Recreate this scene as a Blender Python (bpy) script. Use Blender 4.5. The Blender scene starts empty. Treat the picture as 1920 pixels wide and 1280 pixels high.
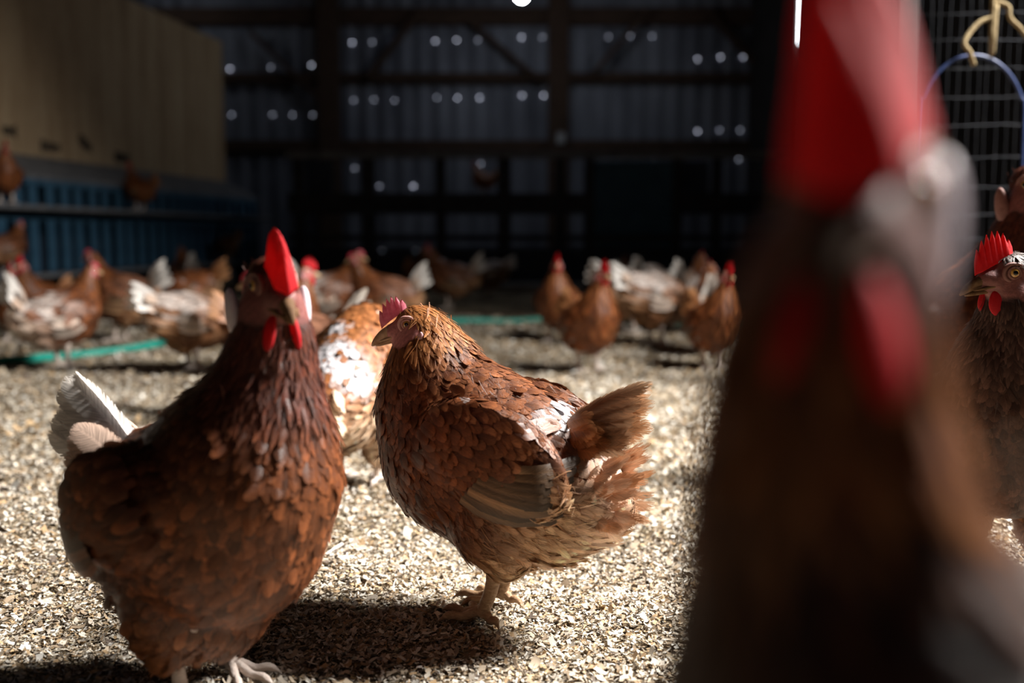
import bpy, bmesh, math, random
import numpy as np
from mathutils import Vector, Matrix
from mathutils.bvhtree import BVHTree

R = math.radians
C = bpy.context.scene.collection
scene = bpy.context.scene

# ------------------------------------------------------------------ camera
CAM_H, PITCH, FPX = 0.467, R(6.0), 35.0 / 36.0 * 1920
cam_d = bpy.data.cameras.new('camera')
cam_d.lens, cam_d.sensor_width = 35.0, 36.0
cam_d.clip_start, cam_d.clip_end = 0.01, 60
cam_d.dof.use_dof = True
cam_d.dof.focus_distance = 1.22
cam_d.dof.aperture_fstop = 2.4
cam = bpy.data.objects.new('camera', cam_d)
C.objects.link(cam)
cam.location = (0, 0, CAM_H)
cam.rotation_euler = (R(90) - PITCH, 0, 0)
scene.camera = cam

# ------------------------------------------------------------------ world, exposure, daylight, fill
scene.view_settings.view_transform = 'Standard'
scene.view_settings.look = 'None'
scene.view_settings.gamma = 1
scene.view_settings.exposure = 0.0
scene.cycles.transparent_max_bounces = 24
scene.cycles.max_bounces = 5
scene.cycles.diffuse_bounces = 2
w = bpy.data.worlds.new('overcast_sky')
scene.world = w
w.use_nodes = True
w.node_tree.nodes['Background'].inputs[0].default_value = (0.55, 0.72, 1.0, 1)
w.node_tree.nodes['Background'].inputs[1].default_value = 0.02


def area(name, loc, target, sx, sy, watts, col, spread=180):
    l = bpy.data.lights.new(name, 'AREA')
    l.shape, l.size, l.size_y = 'RECTANGLE', sx, sy
    l.energy, l.color, l.spread = watts, col, R(spread)
    o = bpy.data.objects.new(name, l)
    C.objects.link(o)
    o.location = loc
    o.rotation_euler = (Vector(target) - Vector(loc)).to_track_quat('-Z', 'Y').to_euler()
    return o


# daylight falling in through the window high in the right wall (window_1 below)
area('window_daylight', (2.52, 1.85, 2.75), (0.1, 1.65, 0.0), 0.85, 0.9, 250, (1.0, 0.965, 0.91), 112)
# added dim blue fill lamp under the closed roof, to lift the far barn
area('added_blue_fill', (-0.4, 8.6, 3.42), (-0.4, 9.4, 0.0), 1.6, 0.8, 2.2, (0.62, 0.76, 1.0), 170)


# ------------------------------------------------------------------ helpers
def at(px, py, Y):
    """the point of the barn that lies Y metres down the barn, on the line of sight given in the 1920x1280 frame"""
    u, v = (px - 960) / FPX, (640 - py) / FPX
    d = (u, math.cos(PITCH) + v * math.sin(PITCH), -math.sin(PITCH) + v * math.cos(PITCH))
    k = Y / d[1]
    return Vector((d[0] * k, Y, CAM_H + d[2] * k))


def floor_at(px, py):
    v = (640 - py) / FPX
    dy, dz = math.cos(PITCH) + v * math.sin(PITCH), -math.sin(PITCH) + v * math.cos(PITCH)
    return at(px, py, dy * CAM_H / -dz)


def link(name, me, mat=None, parent=None, smooth=True):
    if mat is not None:
        me.materials.append(mat)
    if smooth:
        me.polygons.foreach_set('use_smooth', [True] * len(me.polygons))
    o = bpy.data.objects.new(name, me)
    C.objects.link(o)
    if parent is not None:
        o.parent = parent
    return o


def tag(o, label=None, cat=None, group=None, kind=None):
    if label: o['label'] = label
    if cat: o['category'] = cat
    if group: o['group'] = group
    if kind: o['kind'] = kind
    return o


def empty(name, loc=(0, 0, 0), rz=0.0):
    o = bpy.data.objects.new(name, None)
    o.empty_display_size = 0.1
    C.objects.link(o)
    o.location = loc
    o.rotation_euler = (0, 0, rz)
    return o


def np_mesh(name, V, F, col=None, uv=None, fray=None):
    """V (n,3), F (m,3|4) arrays -> mesh with optional point colours, point uv and a fray attribute"""
    me = bpy.data.meshes.new(name)
    V = np.asarray(V, np.float32); F = np.asarray(F, np.int32)
    k = F.shape[1]
    me.vertices.add(len(V)); me.vertices.foreach_set('co', V.ravel())
    me.loops.add(F.size); me.loops.foreach_set('vertex_index', F.ravel())
    me.polygons.add(len(F))
    me.polygons.foreach_set('loop_start', np.arange(0, F.size, k, dtype=np.int32))
    me.update(calc_edges=True)
    if col is not None:
        a = me.color_attributes.new('Col', 'FLOAT_COLOR', 'POINT')
        c = np.asarray(col, np.float32)
        if c.shape[1] == 3: c = np.concatenate([c, np.ones((len(c), 1), np.float32)], 1)
        a.data.foreach_set('color', c.ravel())
    if uv is not None:
        l = me.uv_layers.new(name='UVMap')
        l.data.foreach_set('uv', np.asarray(uv, np.float32)[F.ravel()].ravel())
    if fray is not None:
        a = me.attributes.new('fray', 'FLOAT', 'POINT')
        a.data.foreach_set('value', np.asarray(fray, np.float32))
    me.validate()
    return me


def bm_mesh(name, bm):
    me = bpy.data.meshes.new(name)
    bmesh.ops.recalc_face_normals(bm, faces=bm.faces)
    bm.to_mesh(me); bm.free()
    return me


def add_box(bm, lo, hi, bevel=0.0):
    m = Matrix.Translation([(a + b) / 2 for a, b in zip(lo, hi)]) @ Matrix.Diagonal([abs(b - a) for a, b in zip(lo, hi)] + [1])
    r = bmesh.ops.create_cube(bm, size=1, matrix=m)
    if bevel:
        es = list({e for v in r['verts'] for e in v.link_edges})
        bmesh.ops.bevel(bm, geom=es, offset=bevel, segments=2, affect='EDGES', profile=0.6)


def add_bar(bm, a, b, wx, wy):
    """a square-section bar from a to b"""
    a, b = Vector(a), Vector(b)
    d = b - a
    q = d.to_track_quat('Z', 'Y').to_matrix().to_4x4()
    bmesh.ops.create_cube(bm, size=1, matrix=Matrix.Translation((a + b) / 2) @ q @ Matrix.Diagonal((wx, wy, d.length, 1)))


def box_mesh(name, lo, hi, bevel=0.0):
    bm = bmesh.new(); add_box(bm, lo, hi, bevel); return bm_mesh(name, bm)


def tube(pts, rad, n=10, flat=1.0):
    """tapered tube along pts; returns V, F with closed ends"""
    P = np.array(pts, float); r = np.array(rad, float) if np.ndim(rad) else np.full(len(P), rad)
    T = np.gradient(P, axis=0); T /= np.linalg.norm(T, axis=1)[:, None] + 1e-12
    ref = np.array([0.13, 0.31, 0.94]) if abs(T[0, 2]) < 0.9 else np.array([0.94, 0.31, 0.13])
    V = []
    for p, t, rr in zip(P, T, r):
        s = np.cross(t, ref); s /= np.linalg.norm(s); u = np.cross(s, t); ref = u
        for k in range(n):
            a = 2 * math.pi * k / n
            V.append(p + rr * (math.cos(a) * s + flat * math.sin(a) * u))
    F = []
    m = len(P)
    for i in range(m - 1):
        for k in range(n):
            F.append((i * n + k, i * n + (k + 1) % n, (i + 1) * n + (k + 1) % n, (i + 1) * n + k))
    V += [P[0], P[-1]]
    for k in range(n):
        F.append((m * n, (k + 1) % n, k, m * n))
        F.append((m * n + 1, (m - 1) * n + k, (m - 1) * n + (k + 1) % n, m * n + 1))
    return np.array(V), F


def tubes_mesh(name, items):
    """several tubes (pts, rad, n, flat) in one mesh"""
    bm = bmesh.new()
    for it in items:
        V, F = tube(*it)
        vs = [bm.verts.new(v) for v in V]
        for f in F:
            q = []
            for i in f:
                if vs[i] not in q: q.append(vs[i])
            try: bm.faces.new(q)
            except ValueError: pass
    return bm_mesh(name, bm)


def smooth_path(pts, n=6):
    P = [Vector(p) for p in pts]
    P = [P[0] * 2 - P[1]] + P + [P[-1] * 2 - P[-2]]
    out = []
    for i in range(1, len(P) - 2):
        a, b, c, d = P[i - 1:i + 3]
        for k in range(n):
            t = k / n
            out.append(0.5 * ((2 * b) + (c - a) * t + (2 * a - 5 * b + 4 * c - d) * t * t + (3 * b - a - 3 * c + d) * t ** 3))
    out.append(P[-2])
    return out


# ------------------------------------------------------------------ materials
def new_mat(name):
    m = bpy.data.materials.new(name); m.use_nodes = True
    nt = m.node_tree
    return m, nt, nt.nodes['Principled BSDF'], nt.nodes['Material Output']


def nd(nt, t, **kw):
    n = nt.nodes.new(t)
    for k, v in kw.items():
        if isinstance(k, str) and hasattr(n, k): setattr(n, k, v)
    return n


def mth(nt, op, a, b=None, c=None, clamp=False):
    n = nt.nodes.new('ShaderNodeMath'); n.operation = op; n.use_clamp = clamp
    for i, x in enumerate((a, b, c)):
        if x is None: continue
        if isinstance(x, (int, float)): n.inputs[i].default_value = x
        else: nt.links.new(x, n.inputs[i])
    return n.outputs[0]


def ramp(nt, fac, stops, interp='LINEAR'):
    n = nt.nodes.new('ShaderNodeValToRGB'); n.color_ramp.interpolation = interp
    e = n.color_ramp.elements
    while len(e) < len(stops): e.new(0.5)
    for x, (p, c) in zip(e, stops):
        x.position = p; x.color = (*c, 1)
    nt.links.new(fac, n.inputs[0])
    return n.outputs[0]


def noise(nt, scale, detail=3, rough=0.55, vec=None, dims='3D'):
    n = nt.nodes.new('ShaderNodeTexNoise'); n.noise_dimensions = dims
    n.inputs['Scale'].default_value = scale; n.inputs['Detail'].default_value = detail; n.inputs['Roughness'].default_value = rough
    if vec is not None: nt.links.new(vec, n.inputs['Vector'])
    return n.outputs[0]


def coords(nt, which='Object', scale=None):
    o = nt.nodes.new('ShaderNodeTexCoord').outputs[which]
    if scale is None: return o
    m = nt.nodes.new('ShaderNodeMapping'); m.inputs['Scale'].default_value = scale
    nt.links.new(o, m.inputs[0])
    return m.outputs[0]


def bump(nt, b, h, strength=0.4, dist=0.01):
    n = nt.nodes.new('ShaderNodeBump'); n.inputs['Strength'].default_value = strength; n.inputs['Distance'].default_value = dist
    nt.links.new(h, n.inputs['Height']); nt.links.new(n.outputs[0], b.inputs['Normal'])


def simple(name, c1, c2, scale=8, rough=0.7, metal=0.0, stretch=(1, 1, 1), bmp=0.2, bdist=0.004, spec=0.3, lo=0.3, hi=0.7):
    m, nt, b, o = new_mat(name)
    f = noise(nt, scale, 4, 0.6, coords(nt, 'Object', stretch))
    nt.links.new(ramp(nt, f, [(lo, c1), (hi, c2)]), b.inputs['Base Color'])
    b.inputs['Roughness'].default_value = rough; b.inputs['Metallic'].default_value = metal
    b.inputs['Specular IOR Level'].default_value = spec
    if bmp: bump(nt, b, f, bmp, bdist)
    return m


def emission(name, col, s):
    m, nt, b, o = new_mat(name)
    e = nd(nt, 'ShaderNodeEmission'); e.inputs[0].default_value = (*col, 1); e.inputs[1].default_value = s
    nt.links.new(e.outputs[0], o.inputs[0])
    return m


def feather_mat(name, alpha):
    m, nt, b, o = new_mat(name)
    at_ = nd(nt, 'ShaderNodeAttribute'); at_.attribute_name = 'Col'
    uv = nd(nt, 'ShaderNodeUVMap'); uv.uv_map = 'UVMap'
    sx = nd(nt, 'ShaderNodeSeparateXYZ'); nt.links.new(uv.outputs[0], sx.inputs[0])
    u, v = sx.outputs[0], sx.outputs[1]
    a = mth(nt, 'ABSOLUTE', mth(nt, 'MULTIPLY_ADD', u, 2.0, -1.0))
    rnd = at_.outputs['Alpha']
    t = mth(nt, 'SUBTRACT', mth(nt, 'MULTIPLY', v, 42.0), mth(nt, 'MULTIPLY', a, 9.0))
    side = mth(nt, 'GREATER_THAN', u, 0.5)
    cv = nd(nt, 'ShaderNodeCombineXYZ')
    nt.links.new(t, cv.inputs[0]); nt.links.new(mth(nt, 'MULTIPLY_ADD', rnd, 91.0, side), cv.inputs[1])
    nt.links.new(mth(nt, 'MULTIPLY', a, 0.8), cv.inputs[2])
    barb = noise(nt, 0.9, 2, 0.6, cv.outputs[0])
    rach = mth(nt, 'LESS_THAN', a, 0.09)
    shade = mth(nt, 'MULTIPLY_ADD', barb, 1.5, 0.25)
    shade = mth(nt, 'MULTIPLY_ADD', rach, 0.25, shade)
    hs = nd(nt, 'ShaderNodeVectorMath'); hs.operation = 'SCALE'
    nt.links.new(at_.outputs['Color'], hs.inputs[0]); nt.links.new(shade, hs.inputs['Scale'])
    nt.links.new(hs.outputs[0], b.inputs['Base Color'])
    b.inputs['Roughness'].default_value = 0.42
    b.inputs['Specular IOR Level'].default_value = 0.42
    bump(nt, b, barb, 0.35, 0.0012)
    tr = nd(nt, 'ShaderNodeBsdfTranslucent'); nt.links.new(hs.outputs[0], tr.inputs[0])
    mx = nd(nt, 'ShaderNodeMixShader'); mx.inputs[0].default_value = 0.16
    nt.links.new(b.outputs[0], mx.inputs[1]); nt.links.new(tr.outputs[0], mx.inputs[2])
    last = mx.outputs[0]
    if alpha:
        fr = nd(nt, 'ShaderNodeAttribute'); fr.attribute_name = 'fray'
        f = fr.outputs['Fac']
        # barbs end at different lengths, and split apart towards the rim and the tip
        rim = mth(nt, 'MAXIMUM', a, mth(nt, 'POWER', v, 3.0))
        cut = mth(nt, 'ADD', rim, mth(nt, 'MULTIPLY', f, mth(nt, 'MULTIPLY_ADD', barb, -2.6, 1.45)))
        # cut > 1 : gone
        keep = mth(nt, 'LESS_THAN', cut, 1.0)
        tp = nd(nt, 'ShaderNodeBsdfTransparent')
        m2 = nd(nt, 'ShaderNodeMixShader')
        nt.links.new(keep, m2.inputs[0]); nt.links.new(tp.outputs[0], m2.inputs[1]); nt.links.new(last, m2.inputs[2])
        last = m2.outputs[0]
    nt.links.new(last, o.inputs[0])
    return m


def body_mat():
    m, nt, b, o = new_mat('down_and_skin')
    a = nd(nt, 'ShaderNodeAttribute'); a.attribute_name = 'Col'
    f = noise(nt, 260, 3, 0.6, coords(nt))
    s = mth(nt, 'MULTIPLY_ADD', f, 0.7, 0.65)
    v = nd(nt, 'ShaderNodeVectorMath'); v.operation = 'SCALE'
    nt.links.new(a.outputs['Color'], v.inputs[0]); nt.links.new(s, v.inputs['Scale'])
    nt.links.new(v.outputs[0], b.inputs['Base Color'])
    b.inputs['Roughness'].default_value = 0.55
    bump(nt, b, f, 0.5, 0.0015)
    return m


def flesh_mat(name, col, col2, trans=0.25, rough=0.38):
    m, nt, b, o = new_mat(name)
    f = noise(nt, 180, 3, 0.6, coords(nt))
    c = ramp(nt, f, [(0.3, col), (0.75, col2)])
    nt.links.new(c, b.inputs['Base Color'])
    b.inputs['Roughness'].default_value = rough; b.inputs['Specular IOR Level'].default_value = 0.45
    bump(nt, b, f, 0.35, 0.0012)
    tr = nd(nt, 'ShaderNodeBsdfTranslucent'); nt.links.new(c, tr.inputs[0])
    mx = nd(nt, 'ShaderNodeMixShader'); mx.inputs[0].default_value = trans
    nt.links.new(b.outputs[0], mx.inputs[1]); nt.links.new(tr.outputs[0], mx.inputs[2])
    nt.links.new(mx.outputs[0], o.inputs[0])
    return m


M = {}
M['feather'] = feather_mat('feather', True)
M['feather_far'] = feather_mat('feather_plain', False)
M['body'] = body_mat()
M['comb'] = flesh_mat('comb_flesh', (0.50, 0.035, 0.06), (0.66, 0.10, 0.14))
M['red_comb'] = flesh_mat('red_comb_flesh', (0.62, 0.006, 0.012), (0.72, 0.014, 0.026), 0.4, 0.7)
M['pink_comb'] = flesh_mat('pink_comb_flesh', (0.68, 0.17, 0.24), (0.84, 0.36, 0.42), .45)
M['lobe'] = flesh_mat('ear_lobe_flesh', (0.60, 0.30, 0.33), (0.75, 0.52, 0.54), 0.1)
M['pale_lobe'] = flesh_mat('pale_lobe_flesh', (0.80, 0.66, 0.74), (0.88, 0.80, 0.86), 0.15)
M['lid'] = flesh_mat('eyelid_flesh', (0.58, 0.28, 0.24), (0.70, 0.42, 0.36), 0.0)
M['beak'] = simple('beak_horn', (0.34, 0.17, 0.07), (0.66, 0.47, 0.29), 90, 0.35, bmp=0.1, bdist=0.0006, spec=0.5)
M['dark_beak'] = simple('brown_beak_horn', (0.10, 0.05, 0.025), (0.26, 0.15, 0.08), 90, 0.7, bmp=0.1, bdist=0.0006, spec=0.12)
M['black_beak'] = simple('shaded_brown_beak', (0.04, 0.022, 0.014), (0.08, 0.045, 0.028), 90, 0.85, bmp=0, spec=0.08)  # brown beak with the near hen's shade put into its colour
M['dark_lid'] = flesh_mat('brown_eyelid', (0.20, 0.08, 0.065), (0.28, 0.13, 0.11), 0.0, 0.6)
M['leg'] = simple('scaly_leg_skin', (0.30, 0.17, 0.09), (0.52, 0.34, 0.20), 160, 0.5, stretch=(1, 1, 2.2), bmp=0.8, bdist=0.002)
M['pale_leg'] = simple('pale_leg_skin', (0.66, 0.53, 0.46), (0.82, 0.71, 0.64), 160, 0.5, stretch=(1, 1, 2.2), bmp=0.8, bdist=0.002)
m_, nt_, b_, o_ = new_mat('eye_gloss')
a_ = nd(nt_, 'ShaderNodeAttribute'); a_.attribute_name = 'Col'
nt_.links.new(a_.outputs['Color'], b_.inputs['Base Color'])
b_.inputs['Roughness'].default_value = 0.06; b_.inputs['Coat Weight'].default_value = 0.6
M['eye'] = m_

# barn
M['sheet'] = simple('galvanised_sheet', (0.10, 0.11, 0.145), (0.24, 0.26, 0.32), 1.6, 0.55, 0.25, (1.5, 1.5, 0.5), 0.05)
M['timber'] = simple('old_timber', (0.040, 0.024, 0.016), (0.085, 0.05, 0.035), 6, 0.85, stretch=(1, 1, 6))
M['roof'] = simple('dark_roof_board', (0.02, 0.018, 0.018), (0.045, 0.04, 0.04), 4, 0.9)
M['blue'] = simple('blue_plastic', (0.025, 0.075, 0.135), (0.05, 0.125, 0.20), 9, 0.5, bmp=0.05)
M['dark_blue'] = simple('dark_blue_sheet', (0.022, 0.032, 0.052), (0.045, 0.058, 0.085), 5, 0.5, bmp=0.05)
M['grey_metal'] = simple('dull_grey_metal', (0.12, 0.125, 0.14), (0.24, 0.245, 0.26), 12, 0.55, 0.3, bmp=0.05)
M['dark_metal'] = simple('dark_steel', (0.02, 0.022, 0.028), (0.05, 0.052, 0.06), 12, 0.5, 0.4, bmp=0.05)
M['concrete'] = simple('pale_board', (0.25, 0.26, 0.28), (0.42, 0.43, 0.45), 6, 0.8)
M['hose'] = simple('teal_hose', (0.01, 0.27, 0.21), (0.02, 0.42, 0.33), 30, 0.4, bmp=0.05)
M['rope'] = simple('hemp_rope', (0.13, 0.09, 0.045), (0.30, 0.23, 0.12), 120, 0.9, stretch=(1, 1, 0.4), bmp=0.8, bdist=0.003)
M['hoop'] = simple('blue_hoop', (0.018, 0.03, 0.09), (0.03, 0.05, 0.14), 30, 0.4, bmp=0)
M['bucket'] = simple('navy_bucket', (0.010, 0.014, 0.032), (0.018, 0.024, 0.05), 10, 0.45, bmp=0)
M['wire'] = simple('galvanised_wire', (0.06, 0.065, 0.078), (0.11, 0.115, 0.13), 40, 0.4, 0.6, bmp=0)
M['ink'] = simple('black_stamp_ink', (0.015, 0.013, 0.012), (0.04, 0.034, 0.03), 30, 0.8, bmp=0)
M['hole'] = emission('daylight_through_hole', (0.80, 0.84, 1.0), 7)
M['hole_dim'] = emission('dim_daylight_through_hole', (0.78, 0.83, 1.0), 3)
M['bulb'] = emission('lit_bulb', (0.92, 0.96, 1.0), 90)
M['slit'] = emission('daylight_slit', (0.93, 0.97, 1.0), 14)


def plywood_mat():
    m, nt, b, o = new_mat('pale_plywood')
    c = coords(nt, 'Object', (3.2, 3.2, 0.45))
    f = noise(nt, 2.2, 6, 0.62, c)
    fine = noise(nt, 26, 3, 0.6, c)
    mix = mth(nt, 'MULTIPLY_ADD', fine, 0.35, mth(nt, 'MULTIPLY', f, 0.75))
    col = ramp(nt, mix, [(0.30, (0.20, 0.115, 0.055)), (0.48, (0.40, 0.27, 0.15)), (0.72, (0.56, 0.42, 0.26))])
    nt.links.new(col, b.inputs['Base Color']); b.inputs['Roughness'].default_value = 0.75
    return m


def litter_mat():
    m, nt, b, o = new_mat('wood_shaving_litter')
    c = coords(nt)
    v = nd(nt, 'ShaderNodeTexVoronoi'); v.inputs['Scale'].default_value = 120
    nt.links.new(c, v.inputs['Vector'])
    sp = nd(nt, 'ShaderNodeSeparateXYZ'); nt.links.new(v.outputs['Color'], sp.inputs[0])
    col = ramp(nt, sp.outputs[0], [(0.0, (0.05, 0.036, 0.022)), (0.35, (0.19, 0.135, 0.08)), (0.7, (0.36, 0.285, 0.18)), (1.0, (0.58, 0.51, 0.39))])
    big = noise(nt, 3.2, 5, 0.62, c)
    dark = ramp(nt, big, [(0.36, (0.42, 0.38, 0.34)), (0.60, (1, 1, 1))])
    mx = nd(nt, 'ShaderNodeMix', data_type='RGBA', blend_type='MULTIPLY'); mx.inputs[0].default_value = 1
    nt.links.new(col, mx.inputs[6]); nt.links.new(dark, mx.inputs[7])
    nt.links.new(mx.outputs[2], b.inputs['Base Color'])
    b.inputs['Roughness'].default_value = 0.9; b.inputs['Specular IOR Level'].default_value = 0.15
    h = mth(nt, 'ADD', mth(nt, 'MULTIPLY', noise(nt, 90, 4, 0.7, c), 0.6), mth(nt, 'MULTIPLY', v.outputs['Distance'], 0.5))
    bump(nt, b, h, 0.9, 0.012)
    return m


def flake_mat():
    m, nt, b, o = new_mat('wood_shaving')
    a = nd(nt, 'ShaderNodeAttribute'); a.attribute_name = 'Col'
    nt.links.new(a.outputs['Color'], b.inputs['Base Color'])
    b.inputs['Roughness'].default_value = 0.75; b.inputs['Specular IOR Level'].default_value = 0.25
    return m


M['ply'] = plywood_mat()
M['litter'] = litter_mat()
M['flake'] = flake_mat()


# ------------------------------------------------------------------ setting: floor, walls, roof
def ground_z(x, y):
    return (0.010 * np.sin(x * 3.1 + 1.3) * np.sin(y * 2.7 + .4) + 0.006 * np.sin(x * 8.3 + y * 5.1) * np.sin(y * 7.7 - x * 2.0)
            + 0.003 * np.sin(x * 19 + y * 4) * np.sin(y * 23 - x * 7)) - 0.006


xs = np.concatenate([np.linspace(-6.0, -2, 60, endpoint=False), np.linspace(-2, 2, 170, endpoint=False), np.linspace(2, 2.7, 15)])
ys = np.concatenate([np.linspace(-1.2, 4, 200, endpoint=False), np.linspace(4, 11.3, 120)])
gx, gy = np.meshgrid(xs, ys)
V = np.stack([gx, gy, ground_z(gx, gy)], -1).reshape(-1, 3)
nx, ny = len(xs), len(ys)
i0 = (np.arange(ny - 1)[:, None] * nx + np.arange(nx - 1)).ravel()
tag(link('floor', np_mesh('floor', V, np.stack([i0, i0 + 1, i0 + nx + 1, i0 + nx], 1)), M['litter']), kind='structure')

YB = 11.2


def corrugated(name, x0, x1, z0, z1, y, pitch=0.20, depth=0.022):
    n = int((x1 - x0) / pitch * 8)
    X = np.linspace(x0, x1, n + 1)
    ph = (X / pitch) % 1.0
    off = depth * np.clip((np.abs(ph - 0.5) * 2 - 0.55) / 0.2, 0, 1)
    Vs = []
    for z in (z0, z1):
        Vs.append(np.stack([X, y - off, np.full_like(X, z)], -1))
    Vs = np.concatenate(Vs)
    i = np.arange(n)
    return np_mesh(name, Vs, np.stack([i, i + 1, i + n + 2, i + n + 1], 1))


wall_back = tag(link('wall_back', corrugated('wall_back', -6.0, 2.7, -0.05, 3.6, YB), M['sheet'], smooth=False), kind='structure')
HOLES = [(660, 80), (698, 79), (737, 79), (816, 77), (856, 75), (896, 75), (978, 70), (1017, 70), (1141, 69), (1182, 68), (1223, 68),
         (507, 126), (584, 122), (1308, 111), (1351, 107), (1393, 107), (431, 129), (663, 188), (701, 187), (740, 188), (819, 183),
         (858, 184), (899, 183), (979, 179), (1019, 179), (434, 215), (511, 215), (548, 215), (586, 215), (604, 213), (1308, 246), (1349, 244), (1388, 244),
         (665, 315), (901, 307), (1145, 306), (1185, 321), (1225, 304), (1307, 303), (1385, 299), (711, 349), (775, 349), (1145, 326), (1226, 328),
         (1226, 418), (1227, 426), (716, 470), (780, 470)]
BRIGHT = {16, 2, 12, 13, 14, 15, 22, 21, 23, 24, 0, 3, 4, 6, 41, 30, 36}
hole_me = {}
for key in ('hole', 'hole_dim'):
    bm = bmesh.new()
    bmesh.ops.create_circle(bm, cap_ends=True, segments=12, radius=0.0065, matrix=Matrix.Rotation(R(90), 4, 'X'))
    hole_me[key] = bm_mesh(key, bm); hole_me[key].materials.append(M[key])
for i, (px, py) in enumerate(HOLES):
    o = bpy.data.objects.new('screw_hole', hole_me['hole' if i in BRIGHT else 'hole_dim'])
    C.objects.link(o); o.location = at(px, py, YB - 0.027); o.parent = wall_back

# timber frame in front of the back sheets
n_trim = 0


def trim(bm, mat='timber', label=None):
    global n_trim
    n_trim += 1
    return tag(link('trim_%d' % n_trim, bm_mesh('trim', bm), M[mat], smooth=False), label, kind='structure')


YF = YB - 0.12
for px in (620, 1046, 190, 1440):
    p = at(px, 300, YF)
    bm = bmesh.new(); add_box(bm, (p.x - .11, YF - .10, -.02), (p.x + .11, YF + .09, 3.5), .008); trim(bm)
for py, h in ((145, .05), (272, .055), (30, .09)):
    z = at(960, py, YF).z
    bm = bmesh.new(); add_box(bm, (-6, YF - .02, z - h), (2.66, YF + .07, z + h), .006); trim(bm)
for (a, b) in (((470, 60), (600, 185)), ((690, 145), (790, 20)), ((880, 40), (1010, 150)), ((1110, 140), (1215, 20)), ((1325, 20), (1420, 125))):
    bm = bmesh.new(); add_bar(bm, at(*a, YF - .09), at(*b, YF - .09), .12, .05); trim(bm)

# roof, right wall with its window, left wall
bm = bmesh.new()
add_box(bm, (-6.0, 4.2, 3.5), (2.7, 11.3, 3.62))
add_box(bm, (-6.0, -1.2, 3.5), (2.7, 4.2, 3.62))
tag(link('ceiling', bm_mesh('ceiling', bm), M['roof'], smooth=False), kind='structure')
for y in (5.2, 7.4, 9.8):
    bm = bmesh.new(); add_box(bm, (-6, y - .06, 3.22), (2.6, y + .06, 3.5), .01); trim(bm)
tag(link('wall_left', box_mesh('wall_left', (-6.1, -1.2, -.05), (-6.0, 11.3, 3.6)), M['roof'], smooth=False), kind='structure')
bm = bmesh.new()
WY0, WY1, WZ0, WZ1 = 1.35, 2.35, 2.2, 3.25
add_box(bm, (2.6, -1.2, -.05), (2.7, WY0, 3.6)); add_box(bm, (2.6, WY1, -.05), (2.7, 11.3, 3.6))
add_box(bm, (2.6, WY0, -.05), (2.7, WY1, WZ0)); add_box(bm, (2.6, WY0, WZ1), (2.7, WY1, 3.6))
tag(link('wall_right', bm_mesh('wall_right', bm), M['roof'], smooth=False), kind='structure')
bm = bmesh.new()
for lo, hi in (((2.56, WY0 - .06, WZ0 - .06), (2.6, WY1 + .06, WZ0)), ((2.56, WY0 - .06, WZ1), (2.6, WY1 + .06, WZ1 + .06)),
               ((2.56, WY0 - .06, WZ0), (2.6, WY0, WZ1)), ((2.56, WY1, WZ0), (2.6, WY1 + .06, WZ1))):
    add_box(bm, lo, hi, .004)
tag(link('window_1', bm_mesh('window_1', bm), M['timber'], smooth=False), kind='structure')
bm = bmesh.new()  # made-up frame around the added fill lamp, no opening in the roof
for lo, hi in (((-1.3, 8.1, 3.44), (.5, 8.16, 3.5)), ((-1.3, 9.04, 3.44), (.5, 9.1, 3.5)), ((-1.3, 8.16, 3.44), (-1.24, 9.04, 3.5)), ((.44, 8.16, 3.44), (.5, 9.04, 3.5))):
    add_box(bm, lo, hi, .004)
tag(link('fill_lamp_frame', bm_mesh('fill_lamp_frame', bm), M['timber'], smooth=False), kind='structure')
# the gap of daylight beside the barn door
bm = bmesh.new(); add_box(bm, (2.565, 7.9, 0), (2.6, 9.10, 3.2), .004); add_box(bm, (2.565, 9.20, 0), (2.6, 9.34, 3.2), .004)
door = tag(link('door_1', bm_mesh('door_1', bm), M['roof'], smooth=False), kind='structure')
link('daylight_gap', box_mesh('daylight_gap', (2.585, 9.10, at(1490, 80, 9.15).z), (2.6, 9.20, 3.2)), M['slit'], door, False)

# ------------------------------------------------------------------ wood shavings on the floor
rng = np.random.default_rng(7)


def scatter(y0, y1, dens, xmax, size):
    n = int((y1 - y0) * 2 * xmax(y1) * dens)
    y = rng.uniform(y0, y1, n); x = rng.uniform(-1, 1, n) * xmax(y1)
    keep = (np.abs(x) < xmax(y)) & (x < 2.45) & (x > -2.15 + .13 * (y - 9.5) * .6)
    x, y = x[keep], y[keep]
    return x, y, size * np.exp(rng.normal(0, 0.45, len(x)))


bands = [(0.75, 1.5, 92000, 0.0047), (1.5, 2.2, 40000, 0.0062), (2.2, 3.4, 15000, 0.0085), (3.4, 6.0, 4500, 0.0125)]
X, Y, S = [np.concatenate(t) for t in zip(*[scatter(a, b, d, lambda q: 0.56 * q + 0.18, s) for a, b, d, s in bands])]
n = len(X)
ang = rng.uniform(0, 2 * math.pi, n); asp = rng.uniform(0.18, 0.7, n)
straw = rng.random(n) < 0.05
asp[straw] = rng.uniform(.05, .1, straw.sum()); S[straw] *= 1.9
tilt = rng.normal(0, 0.35, n); roll = rng.normal(0, 0.4, n); curl = rng.normal(0.0, 0.35, n)
dl = np.stack([np.cos(ang) * np.cos(tilt), np.sin(ang) * np.cos(tilt), np.sin(tilt)], -1)
ds = np.stack([-np.sin(ang) * np.cos(roll), np.cos(ang) * np.cos(roll), np.sin(roll)], -1)
c0 = np.stack([X, Y, ground_z(X, Y) + rng.uniform(0.0, 0.006, n)], -1)
Wd = S * asp
pts = []
jit = lambda: 1 + rng.normal(0, 0.18, n)
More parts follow.
